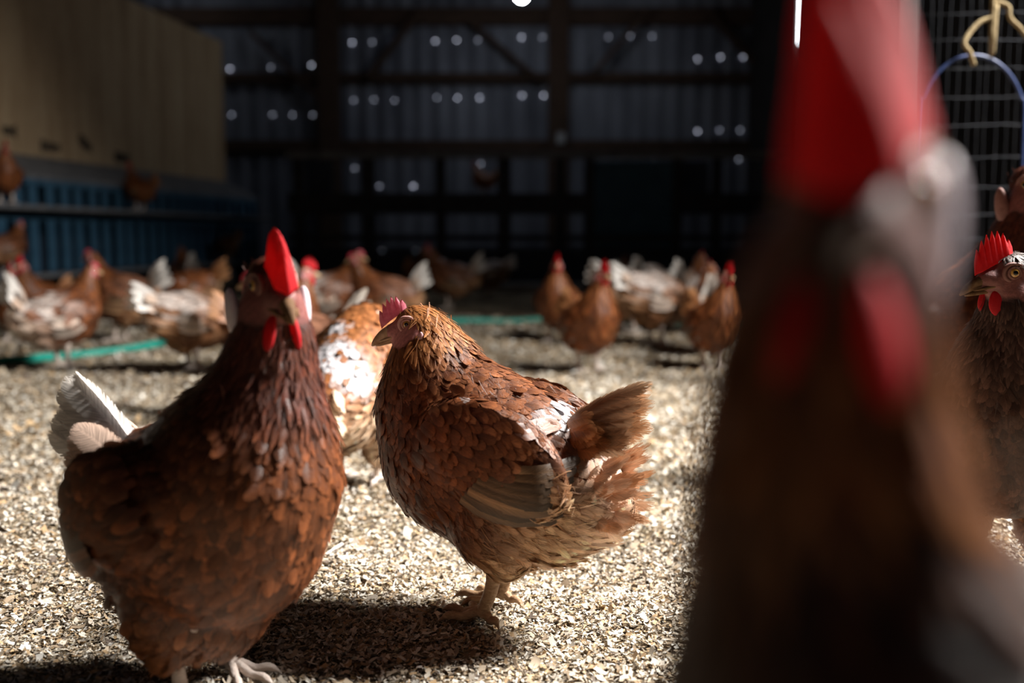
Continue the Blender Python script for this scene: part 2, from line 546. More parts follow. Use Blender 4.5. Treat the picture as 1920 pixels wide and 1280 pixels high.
for s in (-1, 0, 1):
    for t in (-1, 1):
        q = c0 + dl * (s * S * 0.5 * jit())[:, None] + ds * (t * Wd * 0.5 * jit())[:, None]
        q[:, 2] += (abs(s) * curl * S * 0.4)
        pts.append(q)
Vf = np.stack(pts, 1).reshape(-1, 3)
base = np.arange(n)[:, None] * 6
Ff = np.concatenate([base + np.array([0, 2, 3, 1]), base + np.array([2, 4, 5, 3])])
pal = np.array([(0.80, 0.73, 0.62), (0.66, 0.54, 0.40), (0.50, 0.34, 0.19), (0.86, 0.82, 0.75), (0.33, 0.245, 0.165), (0.12, 0.09, 0.07), (0.46, 0.40, 0.33)])
patch = np.sin(X * 5.1 + 2 * np.sin(Y * 3.3)) * np.sin(Y * 6.7 + 1.7 * np.sin(X * 4.1)) + rng.normal(0, .55, n)
idx = rng.choice(7, n, p=[.22, .19, .16, .12, .14, .06, .11])
dk = (patch > 0.72) & (rng.random(n) < .5); idx[dk] = rng.choice([4, 5, 6], dk.sum(), p=[.4, .35, .25])
colf = pal[idx] * rng.uniform(0.75, 1.12, (n, 1))
tag(link('wood_shavings', np_mesh('wood_shavings', Vf, Ff, np.repeat(colf, 6, 0)), M['flake'], smooth=False),
    'loose cream and brown wood shavings strewn over the barn floor', 'litter', kind='stuff')


# ------------------------------------------------------------------ hens
V_HI = [0, .22, .45, .65, .82, .94, 1.0]
V_LO = [0, .4, .78, 1.0]


def width_profile(v, shape):
    """shape 0 round body feather, 1 pointed hackle, 2 long flight feather"""
    rnd = np.minimum(1, .45 + 1.4 * v) * np.sqrt(np.clip(1 - (np.clip((v - .5) / .52, 0, 1)) ** 2, 0.02, 1))
    hack = np.minimum(1, .55 + 1.2 * v) * np.clip(1 - v, 0.02, 1) ** 0.55
    fl = np.minimum(1, .5 + 2.5 * v) * np.sqrt(np.clip(1 - (np.clip((v - .8) / .21, 0, 1)) ** 2, 0.03, 1))
    return np.where(shape == 0, rnd, np.where(shape == 1, hack, fl))


class Plume:
    """collects feathers: path points, normals and side vectors, vectorised per batch"""
    def __init__(s): s.V, s.F, s.Cc, s.UV, s.FR, s.n = [], [], [], [], [], 0

    def batch(s, P, N, S, W, shape, vs, cup, c0, c1, fray, rnd):
        # P,N,S: (n,k,3)
        n, k = P.shape[:2]
        v = np.array(vs)
        wd = np.stack([width_profile(np.full(n, x), shape) for x in v], 1) * W[:, None] * 0.5
        Lf = P + S * wd[..., None] - N * (wd * cup)[..., None]
        Rt = P - S * wd[..., None] - N * (wd * cup)[..., None]
        VV = np.stack([Lf, P, Rt], 2)
        b = s.n + np.arange(n)[:, None] * (k * 3)
        for i in range(k - 1):
            for j in range(2):
                a = i * 3 + j
                s.F.append(b + np.array([a, a + 1, a + 4, a + 3]))
        s.V.append(VV.reshape(-1, 3)); s.n += n * k * 3
        e = np.clip((v - .45) / .5, 0, 1); e = e * e * (3 - 2 * e)
        col = c0[:, None, :] * (1 - e)[None, :, None] + c1[:, None, :] * e[None, :, None]
        col = np.repeat(col[:, :, None, :], 3, 2)
        ew = np.where(shape == 2, .7, .25)[:, None, None, None]
        col[:, :, [0, 2], :] = col[:, :, [0, 2], :] * (1 - ew) + c1[:, None, None, :] * ew
        col = np.concatenate([col, np.broadcast_to(rnd[:, None, None, None], (n, k, 3, 1))], -1)
        s.Cc.append(col.reshape(-1, 4))
        uv = np.zeros((n, k, 3, 2)); uv[..., 0] = np.array([0, .5, 1]); uv[..., 1] = v[None, :, None]
        s.UV.append(uv.reshape(-1, 2))
        s.FR.append(np.repeat(fray, k * 3))

    def mesh(s, name):
        return np_mesh(name, np.concatenate(s.V), np.concatenate(s.F), np.concatenate(s.Cc), np.concatenate(s.UV), np.concatenate(s.FR))


def nrm(a): return a / (np.linalg.norm(a, axis=-1, keepdims=True) + 1e-9)


class Hen:
    def __init__(h, chain, head_dir, hi=True, seed=1, wide=0.84, tail=None, voxel=None, wing=None, hs=1.0, extra=(), open_=1.0, thigh=0.0):
        h.thigh = thigh
        h.extra, h.open_ = extra, open_
        h.HS = hs
        h.rng = np.random.default_rng(seed); h.hi = hi
        h.ch = np.array([(c[0], c[3] if len(c) > 3 else 0.0, c[1], c[2]) for c in chain], float)   # x,y,z,r
        h.hd = Vector(head_dir).normalized()
        h.hs = Vector((0, 0, 1)).cross(h.hd).normalized()       # left of the head
        h.hu = h.hd.cross(h.hs).normalized()
        h.ho = Vector(h.ch[-1][:3])                              # between the eyes
        h.wide = wide
        h.voxel = voxel or (0.0045 if hi else 0.011)
        h.wing_spec = wing or ((.085, .235), (-.09, .155))
        h.tail_spec = tail

    def hp(h, f, s, u): return h.ho + (h.hd * f + h.hs * s + h.hu * u) * h.HS

    # -------- body: one continuous surface
    def body_mesh(h, colfn, skin_col=(.42, .10, .09)):
        bm = bmesh.new()
        ch = h.ch
        sub = 6 if h.hi else 4

        def ball(c, r, sy=1.0, sx=1.0, sz=1.0, rot=None):
            m = Matrix.Translation(c) @ (rot or Matrix()) @ Matrix.Diagonal((r * sx, r * sy, r * sz, 1))
            bmesh.ops.create_icosphere(bm, subdivisions=3 if r > .03 else 2, radius=1, matrix=m)
        for i in range(len(ch) - 1):
            for k in range(sub):
                t = k / sub
                q = ch[i] * (1 - t) + ch[i + 1] * t
                kk = i + t
                wd = h.wide if kk < 3.5 else min(1.0, h.wide + (kk - 3.5) * .1)
                ball(q[:3], q[3], wd)
        hm = Matrix((h.hd, h.hs, h.hu)).transposed().to_4x4()
        q = h.HS
        ball(h.hp(-.008, 0, -.001), q, .0172, .0245, .0205, hm)
        ball(h.hp(.017, 0, -.006), q, .0125, .0175, .0125, hm)
        ball(h.hp(.004, 0, -.015), q, .0150, .020, .012, hm)
        for x, y, z, r in h.extra:
            ball((x, y, z), r)
        for s in (-1, 1):                                        # thighs and folded wings bulge out
            ball((.0 - h.thigh * .8, s * .048, .115 + h.thigh), 1, .040, .050, .062)
            ball((-.005 - h.thigh * 1.2, s * .045, .085 + h.thigh), 1, .026, .03, .045)
            (fx, fz), (rx, rz) = h.wing_spec
            c = ((fx + rx) / 2 + .012, s * (np.interp(0, [0], [1]) * .083 * h.wide / .84), (fz + rz) / 2 + .01)
            an = math.atan2(fz - rz, fx - rx)
            ball(c, 1, .028, min(.095, .52 * math.hypot(fx - rx, fz - rz)), .062, Matrix.Rotation(-an, 4, 'Y'))
        me = bpy.data.meshes.new('tmp'); bm.to_mesh(me); bm.free()
        o = bpy.data.objects.new('tmp', me); C.objects.link(o)
        r = o.modifiers.new('r', 'REMESH'); r.mode = 'VOXEL'; r.voxel_size = h.voxel; r.adaptivity = 0
        s = o.modifiers.new('s', 'SMOOTH'); s.factor = 0.5; s.iterations = 5 if h.hi else 3
        dg = bpy.context.evaluated_depsgraph_get()
        m2 = bpy.data.meshes.new_from_object(o.evaluated_get(dg), depsgraph=dg)
        bpy.data.objects.remove(o); bpy.data.meshes.remove(me)
        m2.name = 'hen_body'
        n = len(m2.vertices)
        P = np.empty(n * 3, np.float32); m2.vertices.foreach_get('co', P); P = P.reshape(-1, 3).astype(float)
        Nn = np.empty(n * 3, np.float32); m2.vertices.foreach_get('normal', Nn); Nn = Nn.reshape(-1, 3).astype(float)
        F, k = h.flow(P)
        c0, c1 = colfn(P, Nn, k, h.rng)
        col = c0 * .62
        sk = h.face_mask(P)
        skin = np.array(skin_col) * (1 + .25 * np.sin(P[:, :1] * 900) * np.sin(P[:, 2:] * 700))
        col = col * (1 - sk[:, None]) + skin * sk[:, None]
        a = m2.color_attributes.new('Col', 'FLOAT_COLOR', 'POINT')
        a.data.foreach_set('color', np.concatenate([col, np.ones((n, 1))], 1).astype(np.float32).ravel())
        h.me, h.P, h.N = m2, P, Nn
        vv = [Vector(p) for p in P]
        h.bvh = BVHTree.FromPolygons(vv, [tuple(p.vertices) for p in m2.polygons])
        return m2

    def head_coords(h, P):
        d = P - np.array(h.ho)
        d = d / h.HS
        return d @ np.array(h.hd), d @ np.array(h.hs), d @ np.array(h.hu)

    def face_mask(h, P):
        f, s, u = h.head_coords(P)
        e = ((f - .012) / .027) ** 2 + ((u + .006) / .0185) ** 2
        e2 = ((f + .008) / .011) ** 2 + ((u + .020) / .011) ** 2
        return np.clip((1.15 - np.minimum(e, e2)) / .3, 0, 1) * (np.abs(s) < .04) * (f > -.03)

    def flow(h, P):
        c = h.ch[:, :3]; r = h.ch[:, 3]
        T = np.gradient(c, axis=0); T = nrm(T)
        D = np.linalg.norm(P[:, None, :] - c[None], axis=2) / r[None]
        Wt = 1 / np.maximum(D, .05) ** 7
        Wt /= Wt.sum(1, keepdims=True)
        k = Wt @ np.arange(len(c))
        F = -(Wt @ T)
        F[:, 2] -= 0.18 * np.clip(1 - abs(k - 3) / 3, 0, 1)
        return nrm(F), k

    # -------- plumage laid over the body
    def plumage(h, colfn, count, fluff=1.0, fray=1.0, size=1.0, strands=0):
        me = h.me
        me.calc_loop_triangles()
        tri = np.empty(len(me.loop_triangles) * 3, np.int32); me.loop_triangles.foreach_get('vertices', tri); tri = tri.reshape(-1, 3)
        A, B, Cc = h.P[tri[:, 0]], h.P[tri[:, 1]], h.P[tri[:, 2]]
        ar = np.linalg.norm(np.cross(B - A, Cc - A), axis=1)
        ctr = (A + B + Cc) / 3
        _, kt = h.flow(ctr)
        dens = np.interp(kt, [0, 3, 4.5, 6, 7.5, 9], [1, 1, 1.5, 3.0, 6, 14])
        pr = ar * dens; pr /= pr.sum()
        pick = h.rng.choice(len(tri), int(count * 2.5), p=pr)
        uu, vv = h.rng.random(len(pick)), h.rng.random(len(pick))
        fl = uu + vv > 1; uu[fl], vv[fl] = 1 - uu[fl], 1 - vv[fl]
        P = A[pick] + (B[pick] - A[pick]) * uu[:, None] + (Cc[pick] - A[pick]) * vv[:, None]
        N = nrm(h.N[tri[pick, 0]])
        F, k = h.flow(P)
        # even spacing
        rad = math.sqrt(ar.sum() / 2 / count) * 0.72 / np.sqrt(np.interp(k, [0, 3, 4.5, 6, 7.5, 9], [1, 1, 1.5, 3.0, 6, 14]) / 1.4)
        cell, kept, g = 0.012, [], {}
        for i, p in enumerate(P):
            c = tuple((p // cell).astype(int)); ok = True
            for dx in (-1, 0, 1):
                for dy in (-1, 0, 1):
                    for dz in (-1, 0, 1):
                        for j in g.get((c[0] + dx, c[1] + dy, c[2] + dz), ()):
                            q = P[j] - p
                            if q @ q < rad[i] ** 2: ok = False; break
                        if not ok: break
                    if not ok: break
                if not ok: break
            if ok: g.setdefault(c, []).append(i); kept.append(i)
            if len(kept) >= count: break
        P, N, k = P[kept], N[kept], k[kept]
        keep = h.face_mask(P) < .3
        P, N, k = P[keep], N[keep], k[keep]
        n = len(P)
        soft = np.clip((2.6 - k) / .8, 0, 1) * np.clip((.25 - N[:, 2]) / .3, 0, 1)
        soft = np.maximum(soft, np.clip((.10 - P[:, 2]) / .03, 0, 1)) * fluff
        L = np.interp(k, [0, 2.5, 4, 5, 6.5, 8, 9], [.036, .032, .031, .031, .026, .013, .007]) * h.rng.uniform(.8, 1.25, n)
        W = np.interp(k, [0, 2.5, 4, 5, 6.5, 8, 9], [.021, .021, .020, .0125, .0085, .005, .003]) * h.rng.uniform(.85, 1.15, n)
        big = 1.0 if h.hi else 1.55
        L = L * big * size * (1 + .55 * soft); W = W * big * size * (1 - .25 * soft)
        shape = np.where(k > 4.6, 1, 0)
        yawj = h.rng.normal(0, .2, n) + h.rng.normal(0, .3, n) * soft
        if strands:
            # fine down between and beyond the feathers
            ids = h.rng.choice(n, strands, p=(soft + .06) / (soft + .06).sum())
            P = np.concatenate([P, P[ids] + h.rng.normal(0, .004, (strands, 3))]); N = np.concatenate([N, N[ids]]); k = np.concatenate([k, k[ids]])
            soft = np.concatenate([soft, np.full(strands, .8)]); L = np.concatenate([L, L[ids] * h.rng.uniform(.8, 1.35, strands)])
            W = np.concatenate([W, h.rng.uniform(.0008, .0022, strands)]); shape = np.concatenate([shape, np.ones(strands, int)])
            yawj = np.concatenate([yawj, h.rng.normal(0, .4, strands)]); n += strands
        lift = h.rng.uniform(.02, .11, n) + .25 * soft * h.rng.random(n)
        wild = h.rng.random(n) < .05
        lift[wild] += .16
        fr = (np.where(k > 4.6, .22, .17) + .5 * soft) * h.rng.uniform(.6, 1.5, n) * fray
        c0, c1 = colfn(P, N, k, h.rng)
        vs = V_HI if h.hi else V_LO
        PP, NN, SS = [], [], []
        p = P.copy() + N * .0006; nn = N.copy()
        prev = 0.0
        conform = .85 - .45 * soft
        for v in vs:
            step = (v - prev) * L; prev = v
            f, _ = h.flow(p)
            f[:, 2] -= .25 * soft
            t = f - nn * (f * nn).sum(1, keepdims=True); t = nrm(t)
            sd = np.cross(nn, t)
            t = nrm(t * np.cos(yawj)[:, None] + sd * np.sin(yawj)[:, None]); sd = np.cross(nn, t)
            q = p + t * step[:, None]
            if v > 0:
                for i in range(n):
                    loc, no, _, _ = h.bvh.find_nearest(q[i])
                    if loc is None: continue
                    tgt = np.array(loc) + np.array(no) * .0008
                    q[i] = q[i] + (tgt - q[i]) * conform[i]
                    m = nn[i] + (np.array(no) - nn[i]) * .7
                    nn[i] = m / np.linalg.norm(m)
            p = q
            up = (lift * L * v)[:, None]
            PP.append(p + nn * up); NN.append(nn.copy()); SS.append(sd)
        pl = Plume()
        pl.batch(np.stack(PP, 1), np.stack(NN, 1), np.stack(SS, 1), W, shape, vs, .16, c0, c1, fr, h.rng.random(n))
        return pl.mesh('hen_plumage')

    def side_y(h, x, z, s):
        loc, no, _, _ = h.bvh.ray_cast(Vector((x, s * .4, z)), Vector((0, -s, 0)))
        if loc is None:
            loc, no, _, _ = h.bvh.find_nearest(Vector((x, s * .06, z)))
            return abs(loc.y), Vector((0, s, 0))
        return abs(loc.y), no

    # -------- wing: coverts and flight feathers on the side of the body
    def wing(h, s, colfn, flight, flight_tip, n_flight=8, n_cov=90, fray=.1):
        (fx, fz), (rx, rz) = h.wing_spec
        ax = np.array((rx - fx, rz - fz)); ln = np.linalg.norm(ax); ax /= ln
        pe = np.array((-ax[1], ax[0]));  pe = pe if pe[1] > 0 else -pe
        vs = V_HI if h.hi else V_LO
        rows = []
        for i in range(n_flight):                     # flight feathers, the lowest one longest
            t = i / max(1, n_flight - 1)
            root = np.array((fx, fz)) + ax * ln * (.42 + .10 * t) + pe * (-.038 + .050 * t)
            tip = np.array((rx, rz)) + pe * (-.024 + .064 * t) - ax * .022 * abs(t - .25)
            rows.append((root, tip, .0175, 2, .010 + .0016 * (n_flight - i), 1))
        for i in range(n_cov):
            sm = .74 if n_cov > 50 else 1.0
            u, v = h.rng.random() ** .85, h.rng.uniform(-1, 1)
            root = np.array((fx, fz)) + ax * ln * (-.05 + .56 * u) + pe * (v * (.050 - .012 * u) + .010 + .012 * u)
            L = (.030 + .020 * u) * sm
            tip = root + ax * L + pe * h.rng.normal(0, .004)
            rows.append((root, tip, (.018 + .003 * u) * sm, 0, .013 - .003 * u + h.rng.random() * .003 + .0015 * v, 0))
        n = len(rows)
        PP = np.zeros((n, len(vs), 3)); NN = np.zeros_like(PP); SS = np.zeros_like(PP)
        for i, (a, b, W, sh, off, fl) in enumerate(rows):
            for j, v in enumerate(vs):
                q = a + (b - a) * v + pe * (-.006 * math.sin(v * math.pi) if fl else 0)
                y, no = h.side_y(q[0], q[1], s)
                PP[i, j] = (q[0], s * (y + off + .004 * v * (1 - fl)), q[1])
                m = Vector(no) * .6 + Vector((0, s, .15)); m.normalize()
                NN[i, j] = m
            if sh == 2:
                PP[i, :, 1] = s * np.maximum.accumulate(np.abs(PP[i, ::-1, 1]))[::-1] * .5 + PP[i, :, 1] * .5
            T = nrm(np.gradient(PP[i], axis=0))
            SS[i] = nrm(np.cross(NN[i], T))
        sh = np.array([r[3] for r in rows]); W = np.array([r[2] for r in rows]) * (1 if h.hi else 1.25)
        c0, c1 = colfn(PP[:, 0], NN[:, 0], np.full(n, 3.0), h.rng)
        fm = np.array([r[5] for r in rows], bool)
        jit = h.rng.uniform(.5, 1.5, (fm.sum(), 1))
        jit *= np.where(np.arange(fm.sum()) % 2, .62, 1.25)[:, None]
        c0[fm] = np.array(flight) * jit; c1[fm] = np.array(flight_tip) * jit
        pl = Plume()
        pl.batch(PP, NN, SS, W, sh, vs, .16, c0, c1, np.where(fm, .06, .16) * fray / .1, h.rng.random(n))
        return pl.mesh('hen_wing')

    # -------- tail: tent of long feathers with shorter coverts over its base
    def tail(h, c0f, c1f, covert, n=12, fray=.25, under=0):
        bx, bz, elev, L, W, spread = h.tail_spec
        vs = V_HI if h.hi else V_LO
        rows = []
        for s in (-1, 1):
            for j in range(n // 2):
                t = j / (n / 2 - 1)
                rows.append((s, R(elev - spread + 2 * spread * t), R((4 + 11 * (1 - t)) * h.open_), L * (1 - .12 * (1 - t)) * h.rng.uniform(.93 - .4 * max(0, fray - .3), 1.05), W, 0, .006 + .012 * (1 - t), t))
            for j in range(20 if h.hi else 4):
                t = h.rng.random()
                rows.append((s, R(elev - spread * 1.5 + 2.9 * spread * t), R(h.rng.uniform(8, 30) * h.open_), L * h.rng.uniform(.35, .62), W * 1.05, 1, .016 + .01 * h.rng.random(), t))
            for j in range(under):                  # soft fan of fluff below the tail
                t = h.rng.random()
                rows.append((s, R(-38 + 50 * t), R(h.rng.uniform(-2, 34)), h.rng.uniform(.045, .085), .020, 2, .004 + .030 * h.rng.random(), t))
        m = len(rows)
        PP = np.zeros((m, len(vs), 3)); NN = np.zeros_like(PP); SS = np.zeros_like(PP)
        for i, (s, e, y, l, w_, cov, oy, t) in enumerate(rows):
            for j, v in enumerate(vs):
                ee = e - (.18 + .1 * cov) * v
                ux, uz = (-.022, -.052) if cov == 2 else (0, 0)
                if cov == 2: ee = e + .25 * v
                PP[i, j] = (bx + ux - math.cos(ee) * math.cos(y) * l * v, s * (oy + math.sin(y) * l * v), bz + uz + (t - .5) * .035 + math.sin(ee) * l * v)
                NN[i, j] = nrm(np.array((.1, s * (.9 - .3 * t), .35 + .3 * t)))
            T = nrm(np.gradient(PP[i], axis=0)); SS[i] = nrm(np.cross(NN[i], T))
        un = np.array([r[5] == 2 for r in rows]); cov = np.array([min(1, r[5]) for r in rows])[:, None]
        jit = h.rng.uniform(.8, 1.15, (m, 1))
        c0 = (np.array(c0f) * (1 - cov) + np.array(covert) * cov) * jit
        c1 = (np.array(c1f) * (1 - cov) + np.array(covert) * cov * 1.15) * jit
        if under:
            ju = h.rng.random((un.sum(), 1))
            c0[un] = np.array((.62, .40, .28)) * (1 - ju) + np.array((.36, .15, .06)) * ju
            c1[un] = np.array((.46, .21, .09)) * (1 - ju) + np.array((.66, .42, .28)) * ju
        pl = Plume()
        pl.batch(PP, NN, SS, np.array([r[4] for r in rows]), np.where(cov[:, 0] > 0, 0, 2), vs, .2, c0, c1, fray * h.rng.uniform(.7, 1.4, m) + .15 * cov[:, 0], h.rng.random(m))
        return pl.mesh('hen_tail')

    # -------- head parts
    def comb_mesh(h, length=.037, height=.022, th=.0056, points=6, lean=0.0, back=0.0, f0=.034, u0=.001):
        N, Mr = (60, 10) if h.hi else (24, 5)
        Vv = []
        for side in (1, -1):
            for i in range(N + 1):
                t = i / N
                f = f0 - length * t
                env = (math.sin(math.pi * min(1, .14 + t * .80)) ** .6)
                ser = .66 + .34 * (1 - abs(2 * ((points * t) % 1) - 1)) ** .9 * (1 if t < .86 else .8)
                hh = height * env * ser
                basez = u0 + .016 * t ** .8
                for j in range(Mr + 1):
                    q = j / Mr
                    thick = th * .5 * math.sqrt(max(0, 1 - q ** 3)) * min(1, 6 * min(t + .02, 1.02 - t)) * (1.25 - .5 * q)
                    up = basez + hh * q
                    Vv.append(h.hp(f - back * hh * q * (0.3 + t), side * thick + lean * (hh * q) * (1 + .6 * q), up))
        F = []
        k = Mr + 1; off = (N + 1) * k
        for i in range(N):
            for j in range(Mr):
                a = i * k + j
                F.append((a, a + 1, a + k + 1, a + k)); F.append((off + a, off + a + k, off + a + k + 1, off + a + 1))
        for i in range(N):
            a = i * k
            F.append((a + Mr, off + a + Mr, off + a + k + Mr, a + k + Mr)); F.append((a, a + k, off + a + k, off + a))
        for j in range(Mr):
            F.append((j, off + j, off + j + 1, j + 1)); b = N * k + j
            F.append((b, b + 1, off + b + 1, off + b))
        return np_mesh('hen_comb', [tuple(v) for v in Vv], F)

    def lobe_mesh(h, c, rf, rs, ru, lean=0.0, pear=0.3, out=0.0):
        bm = bmesh.new()
        bmesh.ops.create_uvsphere(bm, u_segments=20 if h.hi else 10, v_segments=14 if h.hi else 8, radius=1)
        for v in bm.verts:
            x, y, z = v.co
            k = 1 + pear * (-z)
            v.co = h.hp(c[0] + rf * x * k + lean * z * ru, c[1] + rs * y * (1 + .4 * pear * -z) + (out * math.copysign(1, c[1]) * (-z)), c[2] + ru * z)
        return bm_mesh('hen_lobe', bm)

    def beak_mesh(h, length=.0275, open_=0.0, rad=.0066):
        items = []
        up, lo = [], []
        q = h.HS
        for t in np.linspace(0, 1, 10):
            up.append((h.hp(.024 + length * t, 0, -.0055 - .010 * t ** 1.9 - .001 * t), q * (rad * (1 - t) ** .6 + .0010)))
        for t in np.linspace(0, 1, 8):
            lo.append((h.hp(.016 + (length + .003) * t, 0, -.0145 - .003 * t ** 1.5 - open_ * t), q * (rad * .7 * (1 - t) ** .55 + .0010)))
        items.append(([p for p, _ in up], [r for _, r in up], 14 if h.hi else 8, 1.0))
        items.append(([p for p, _ in lo], [r for _, r in lo], 14 if h.hi else 8, .8))
        for s in (-1, 1):     # pale gape line running back to the cheek
            g = [h.hp(.026 + .014 * t, s * (.0098 - .0042 * (t + .7) / 1.7), -.0118 - .0012 * t) for t in np.linspace(-1, 1, 8)]
            items.append((g, [q * r for r in (.0006, .0014, .0018, .0018, .0018, .0016, .0012, .0006)], 8, 1.0))
        return tubes_mesh('hen_beak', items)

    def surf_s(h, f, u, s):
        o = h.hp(f, s * .1 / h.HS, u); d = -h.hs * s
        loc, no, _, _ = h.bvh.ray_cast(o, d)
        return .016 if loc is None else abs((loc - h.ho).dot(h.hs)) / h.HS

    def eye_parts(h, s, r=.0062):
        f, u = 0.0, 0.0
        y = h.surf_s(f, u, s)
        c = h.hp(f, s * (y - r * .72), u)
        r *= h.HS
        out = (h.hs * s + h.hd * .18 + h.hu * .05).normalized()
        bm = bmesh.new(); bmesh.ops.create_uvsphere(bm, u_segments=40 if h.hi else 14, v_segments=26 if h.hi else 10, radius=r)
        q = out.to_track_quat('Z', 'Y').to_matrix().to_4x4()
        bmesh.ops.transform(bm, matrix=Matrix.Translation(c) @ q, verts=bm.verts)
        me = bm_mesh('hen_eye', bm)
        a = me.color_attributes.new('Col', 'FLOAT_COLOR', 'POINT')
        for i, v in enumerate(me.vertices):
            an = math.degrees((v.co - c).angle(out))
            a.data[i].color = (.004, .003, .003, 1) if an < 23 else ((.62, .33, .075, 1) if an < 44 else ((.16, .07, .03, 1) if an < 50 else (.50, .42, .34, 1)))
        bm = bmesh.new()
        n1, n2 = (36, 10) if h.hi else (14, 6)
        for kk, (RR, rr, lift) in enumerate(((r * .92, r * .24, .56), (r * 1.36, r * .36, .36))):
            vs = []
            for i in range(n1):
                A = 2 * math.pi * i / n1
                for j in range(n2):
                    B = 2 * math.pi * j / n2
                    rad = RR * (1 + .18 * abs(math.cos(A)) * (kk)) + rr * math.cos(B)
                    vs.append(bm.verts.new(Matrix.Translation(c) @ q @ Vector((rad * math.cos(A), rad * math.sin(A), r * lift + rr * math.sin(B)))))
            for i in range(n1):
                for j in range(n2):
                    bm.faces.new((vs[i * n2 + j], vs[((i + 1) % n1) * n2 + j], vs[((i + 1) % n1) * n2 + (j + 1) % n2], vs[i * n2 + (j + 1) % n2]))
        return me, bm_mesh('hen_eyelid', bm)

    def leg_mesh(h, s, dx=0.0, dy=0.0, x0=-.005, toe_yaw=0.0, zlift=0.0, r=.0072, top=.105):
        hip = np.array((x0, s * .042, top)); foot = np.array((x0 + .008 + dx, s * .042 + dy, .012 + zlift))
        mid = hip * .45 + foot * .55 + np.array((-.006, 0, 0))
        n = 12 if h.hi else 7
        items = [(smooth_path([hip, mid, foot + np.array((-.001, 0, .004)), foot + np.array((.004, 0, -.004))], 4), list(np.interp(np.linspace(0, 1, 13), [0, .4, .8, .93, 1], [r * 1.35, r, r * .95, r * 1.15, r * .8])), n, 1.0)]
        for a, l in ((-32, .048), (0, .058), (32, .048), (172, .024)):
            a = R(a) + toe_yaw
            d = np.array((math.cos(a), math.sin(a), 0))
            pts = [foot + np.array((0, 0, -.001)), foot + d * l * .25 + np.array((0, 0, -.001)), foot + d * l * .55 + np.array((0, 0, -.007)), foot + d * l * .82 + np.array((0, 0, -.005)),
                   foot + d * l + np.array((0, 0, -.008)), foot + d * l * 1.16 + np.array((0, 0, -.014))]
            pts = [np.array(p) for p in pts]
            sp = smooth_path(pts, 3)
            items.append((sp, list(np.interp(np.linspace(0, 1, len(sp)), [0, .35, .6, .75, .85, 1], [r * .75, r * .66, r * .62, r * .55, r * .30, .0006])), n - 2, 1.0))
        return tubes_mesh('hen_leg', items)


def make_hen(spec):
    """a hen as an Empty at its feet with body, plumage, wings, tail, legs and head parts"""
    hi = spec.get('hi', True)
    h = Hen(spec['chain'], spec['hd'], hi, spec.get('seed', 1), spec.get('wide', .84), spec['tail'], spec.get('voxel'), spec.get('wing'), spec.get('hs', 1.0), spec.get('extra', ()), spec.get('tail_open', 1.0), spec.get('thigh', 0.0 if hi else .036))
    root = empty('hen')
    cf = spec['col']
    fm = M['feather'] if hi else M['feather_far']
    body = link('body', h.body_mesh(cf, spec.get('skin', (.42, .10, .09))), M['body'], root)
    tag(link('plumage', h.plumage(cf, spec.get('count', 2600 if hi else 420), fray=spec.get('fray', 1.0), size=spec.get('size', 1.0), strands=spec.get('strands', 0)), fm, root), kind='stuff')
    for s in (-1, 1):
        link('wing', h.wing(s, cf, spec.get('flight', (.20, .10, .05)), spec.get('flight_tip', (.30, .17, .09)), 8 if hi else 4, spec.get('coverts', 190) if hi else 14), fm, root)
    link('tail', h.tail(spec['tail_c0'], spec['tail_c1'], spec['covert'], spec.get('tail_n', 12 if hi else 8), spec.get('tail_fray', .22), spec.get('undertail', 0)), fm, root)
    red = M[spec.get('comb_mat', 'comb')]
    link('comb', h.comb_mesh(**spec.get('comb', {})), red, root)
    ws = spec.get('wattle', 1.0)
    for s in (-1, 1):
        link('wattle', h.lobe_mesh((spec.get('wattle_f', .016), s * .0095, -.0195 - .0075 * ws), .0085 * ws, .0030 * ws, .0105 * ws, lean=.2, out=spec.get('wattle_out', .001)), red, root)
        es = spec.get('lobe', 1.0) if s < 0 else spec.get('lobe_left', spec.get('lobe', 1.0))
        y = h.surf_s(-.012, -.018, s)
        lu = spec.get('lobe_up', 0) if s > 0 else 0
        link('ear_lobe', h.lobe_mesh((-.0125 + (.4 * lu), s * (y + spec.get('lobe_out', .0005) + .12 * lu), -.0165 - .004 * es + lu), .0052 * es, .0032 * es, .0105 * es, lean=-.3, pear=.1, out=-.0015), M[spec.get('lobe_mat', 'lobe') if s > 0 or spec.get('lobe_both') else 'lobe'], root)
        e, lid = h.eye_parts(s, spec.get('eye', .0062))
        eo = link('eye', e, M['eye'], root)
        link('eyelid', lid, M[spec.get('lid_mat', 'lid')], eo)
    link('beak', h.beak_mesh(spec.get('beak', .0275), rad=spec.get('beak_r', .0062)), M[spec.get('beak_mat', 'beak')], root)
    for s, a in zip((-1, 1), spec.get('legs', ({}, {}) if hi else (dict(r=.0092), dict(r=.0092)))):
        link('leg', h.leg_mesh(s, **a), M[spec.get('leg_mat', 'leg')], root)
    return root


def place(root, loc, yaw, scale, label, group=None):
    root.location = loc; root.rotation_euler = (0, 0, R(yaw)); root.scale = (scale,) * 3
    tag(root, label, 'hen', group)
    return root


def copy_hen(src):
    r = src.copy(); C.objects.link(r)
    for ch in src.children:
        c = ch.copy(); C.objects.link(c); c.parent = r
        for g in ch.children:
            d = g.copy(); C.objects.link(d); d.parent = c
    return r


# ---- plumage colours (the birds' markings; sharp and near hens also darkened as shade)
def lerp(a, b, t): return a + (np.array(b) - a) * t[:, None]


def sst(x, a, b):
    t = np.clip((x - a) / (b - a), 0, 1); return t * t * (3 - 2 * t)


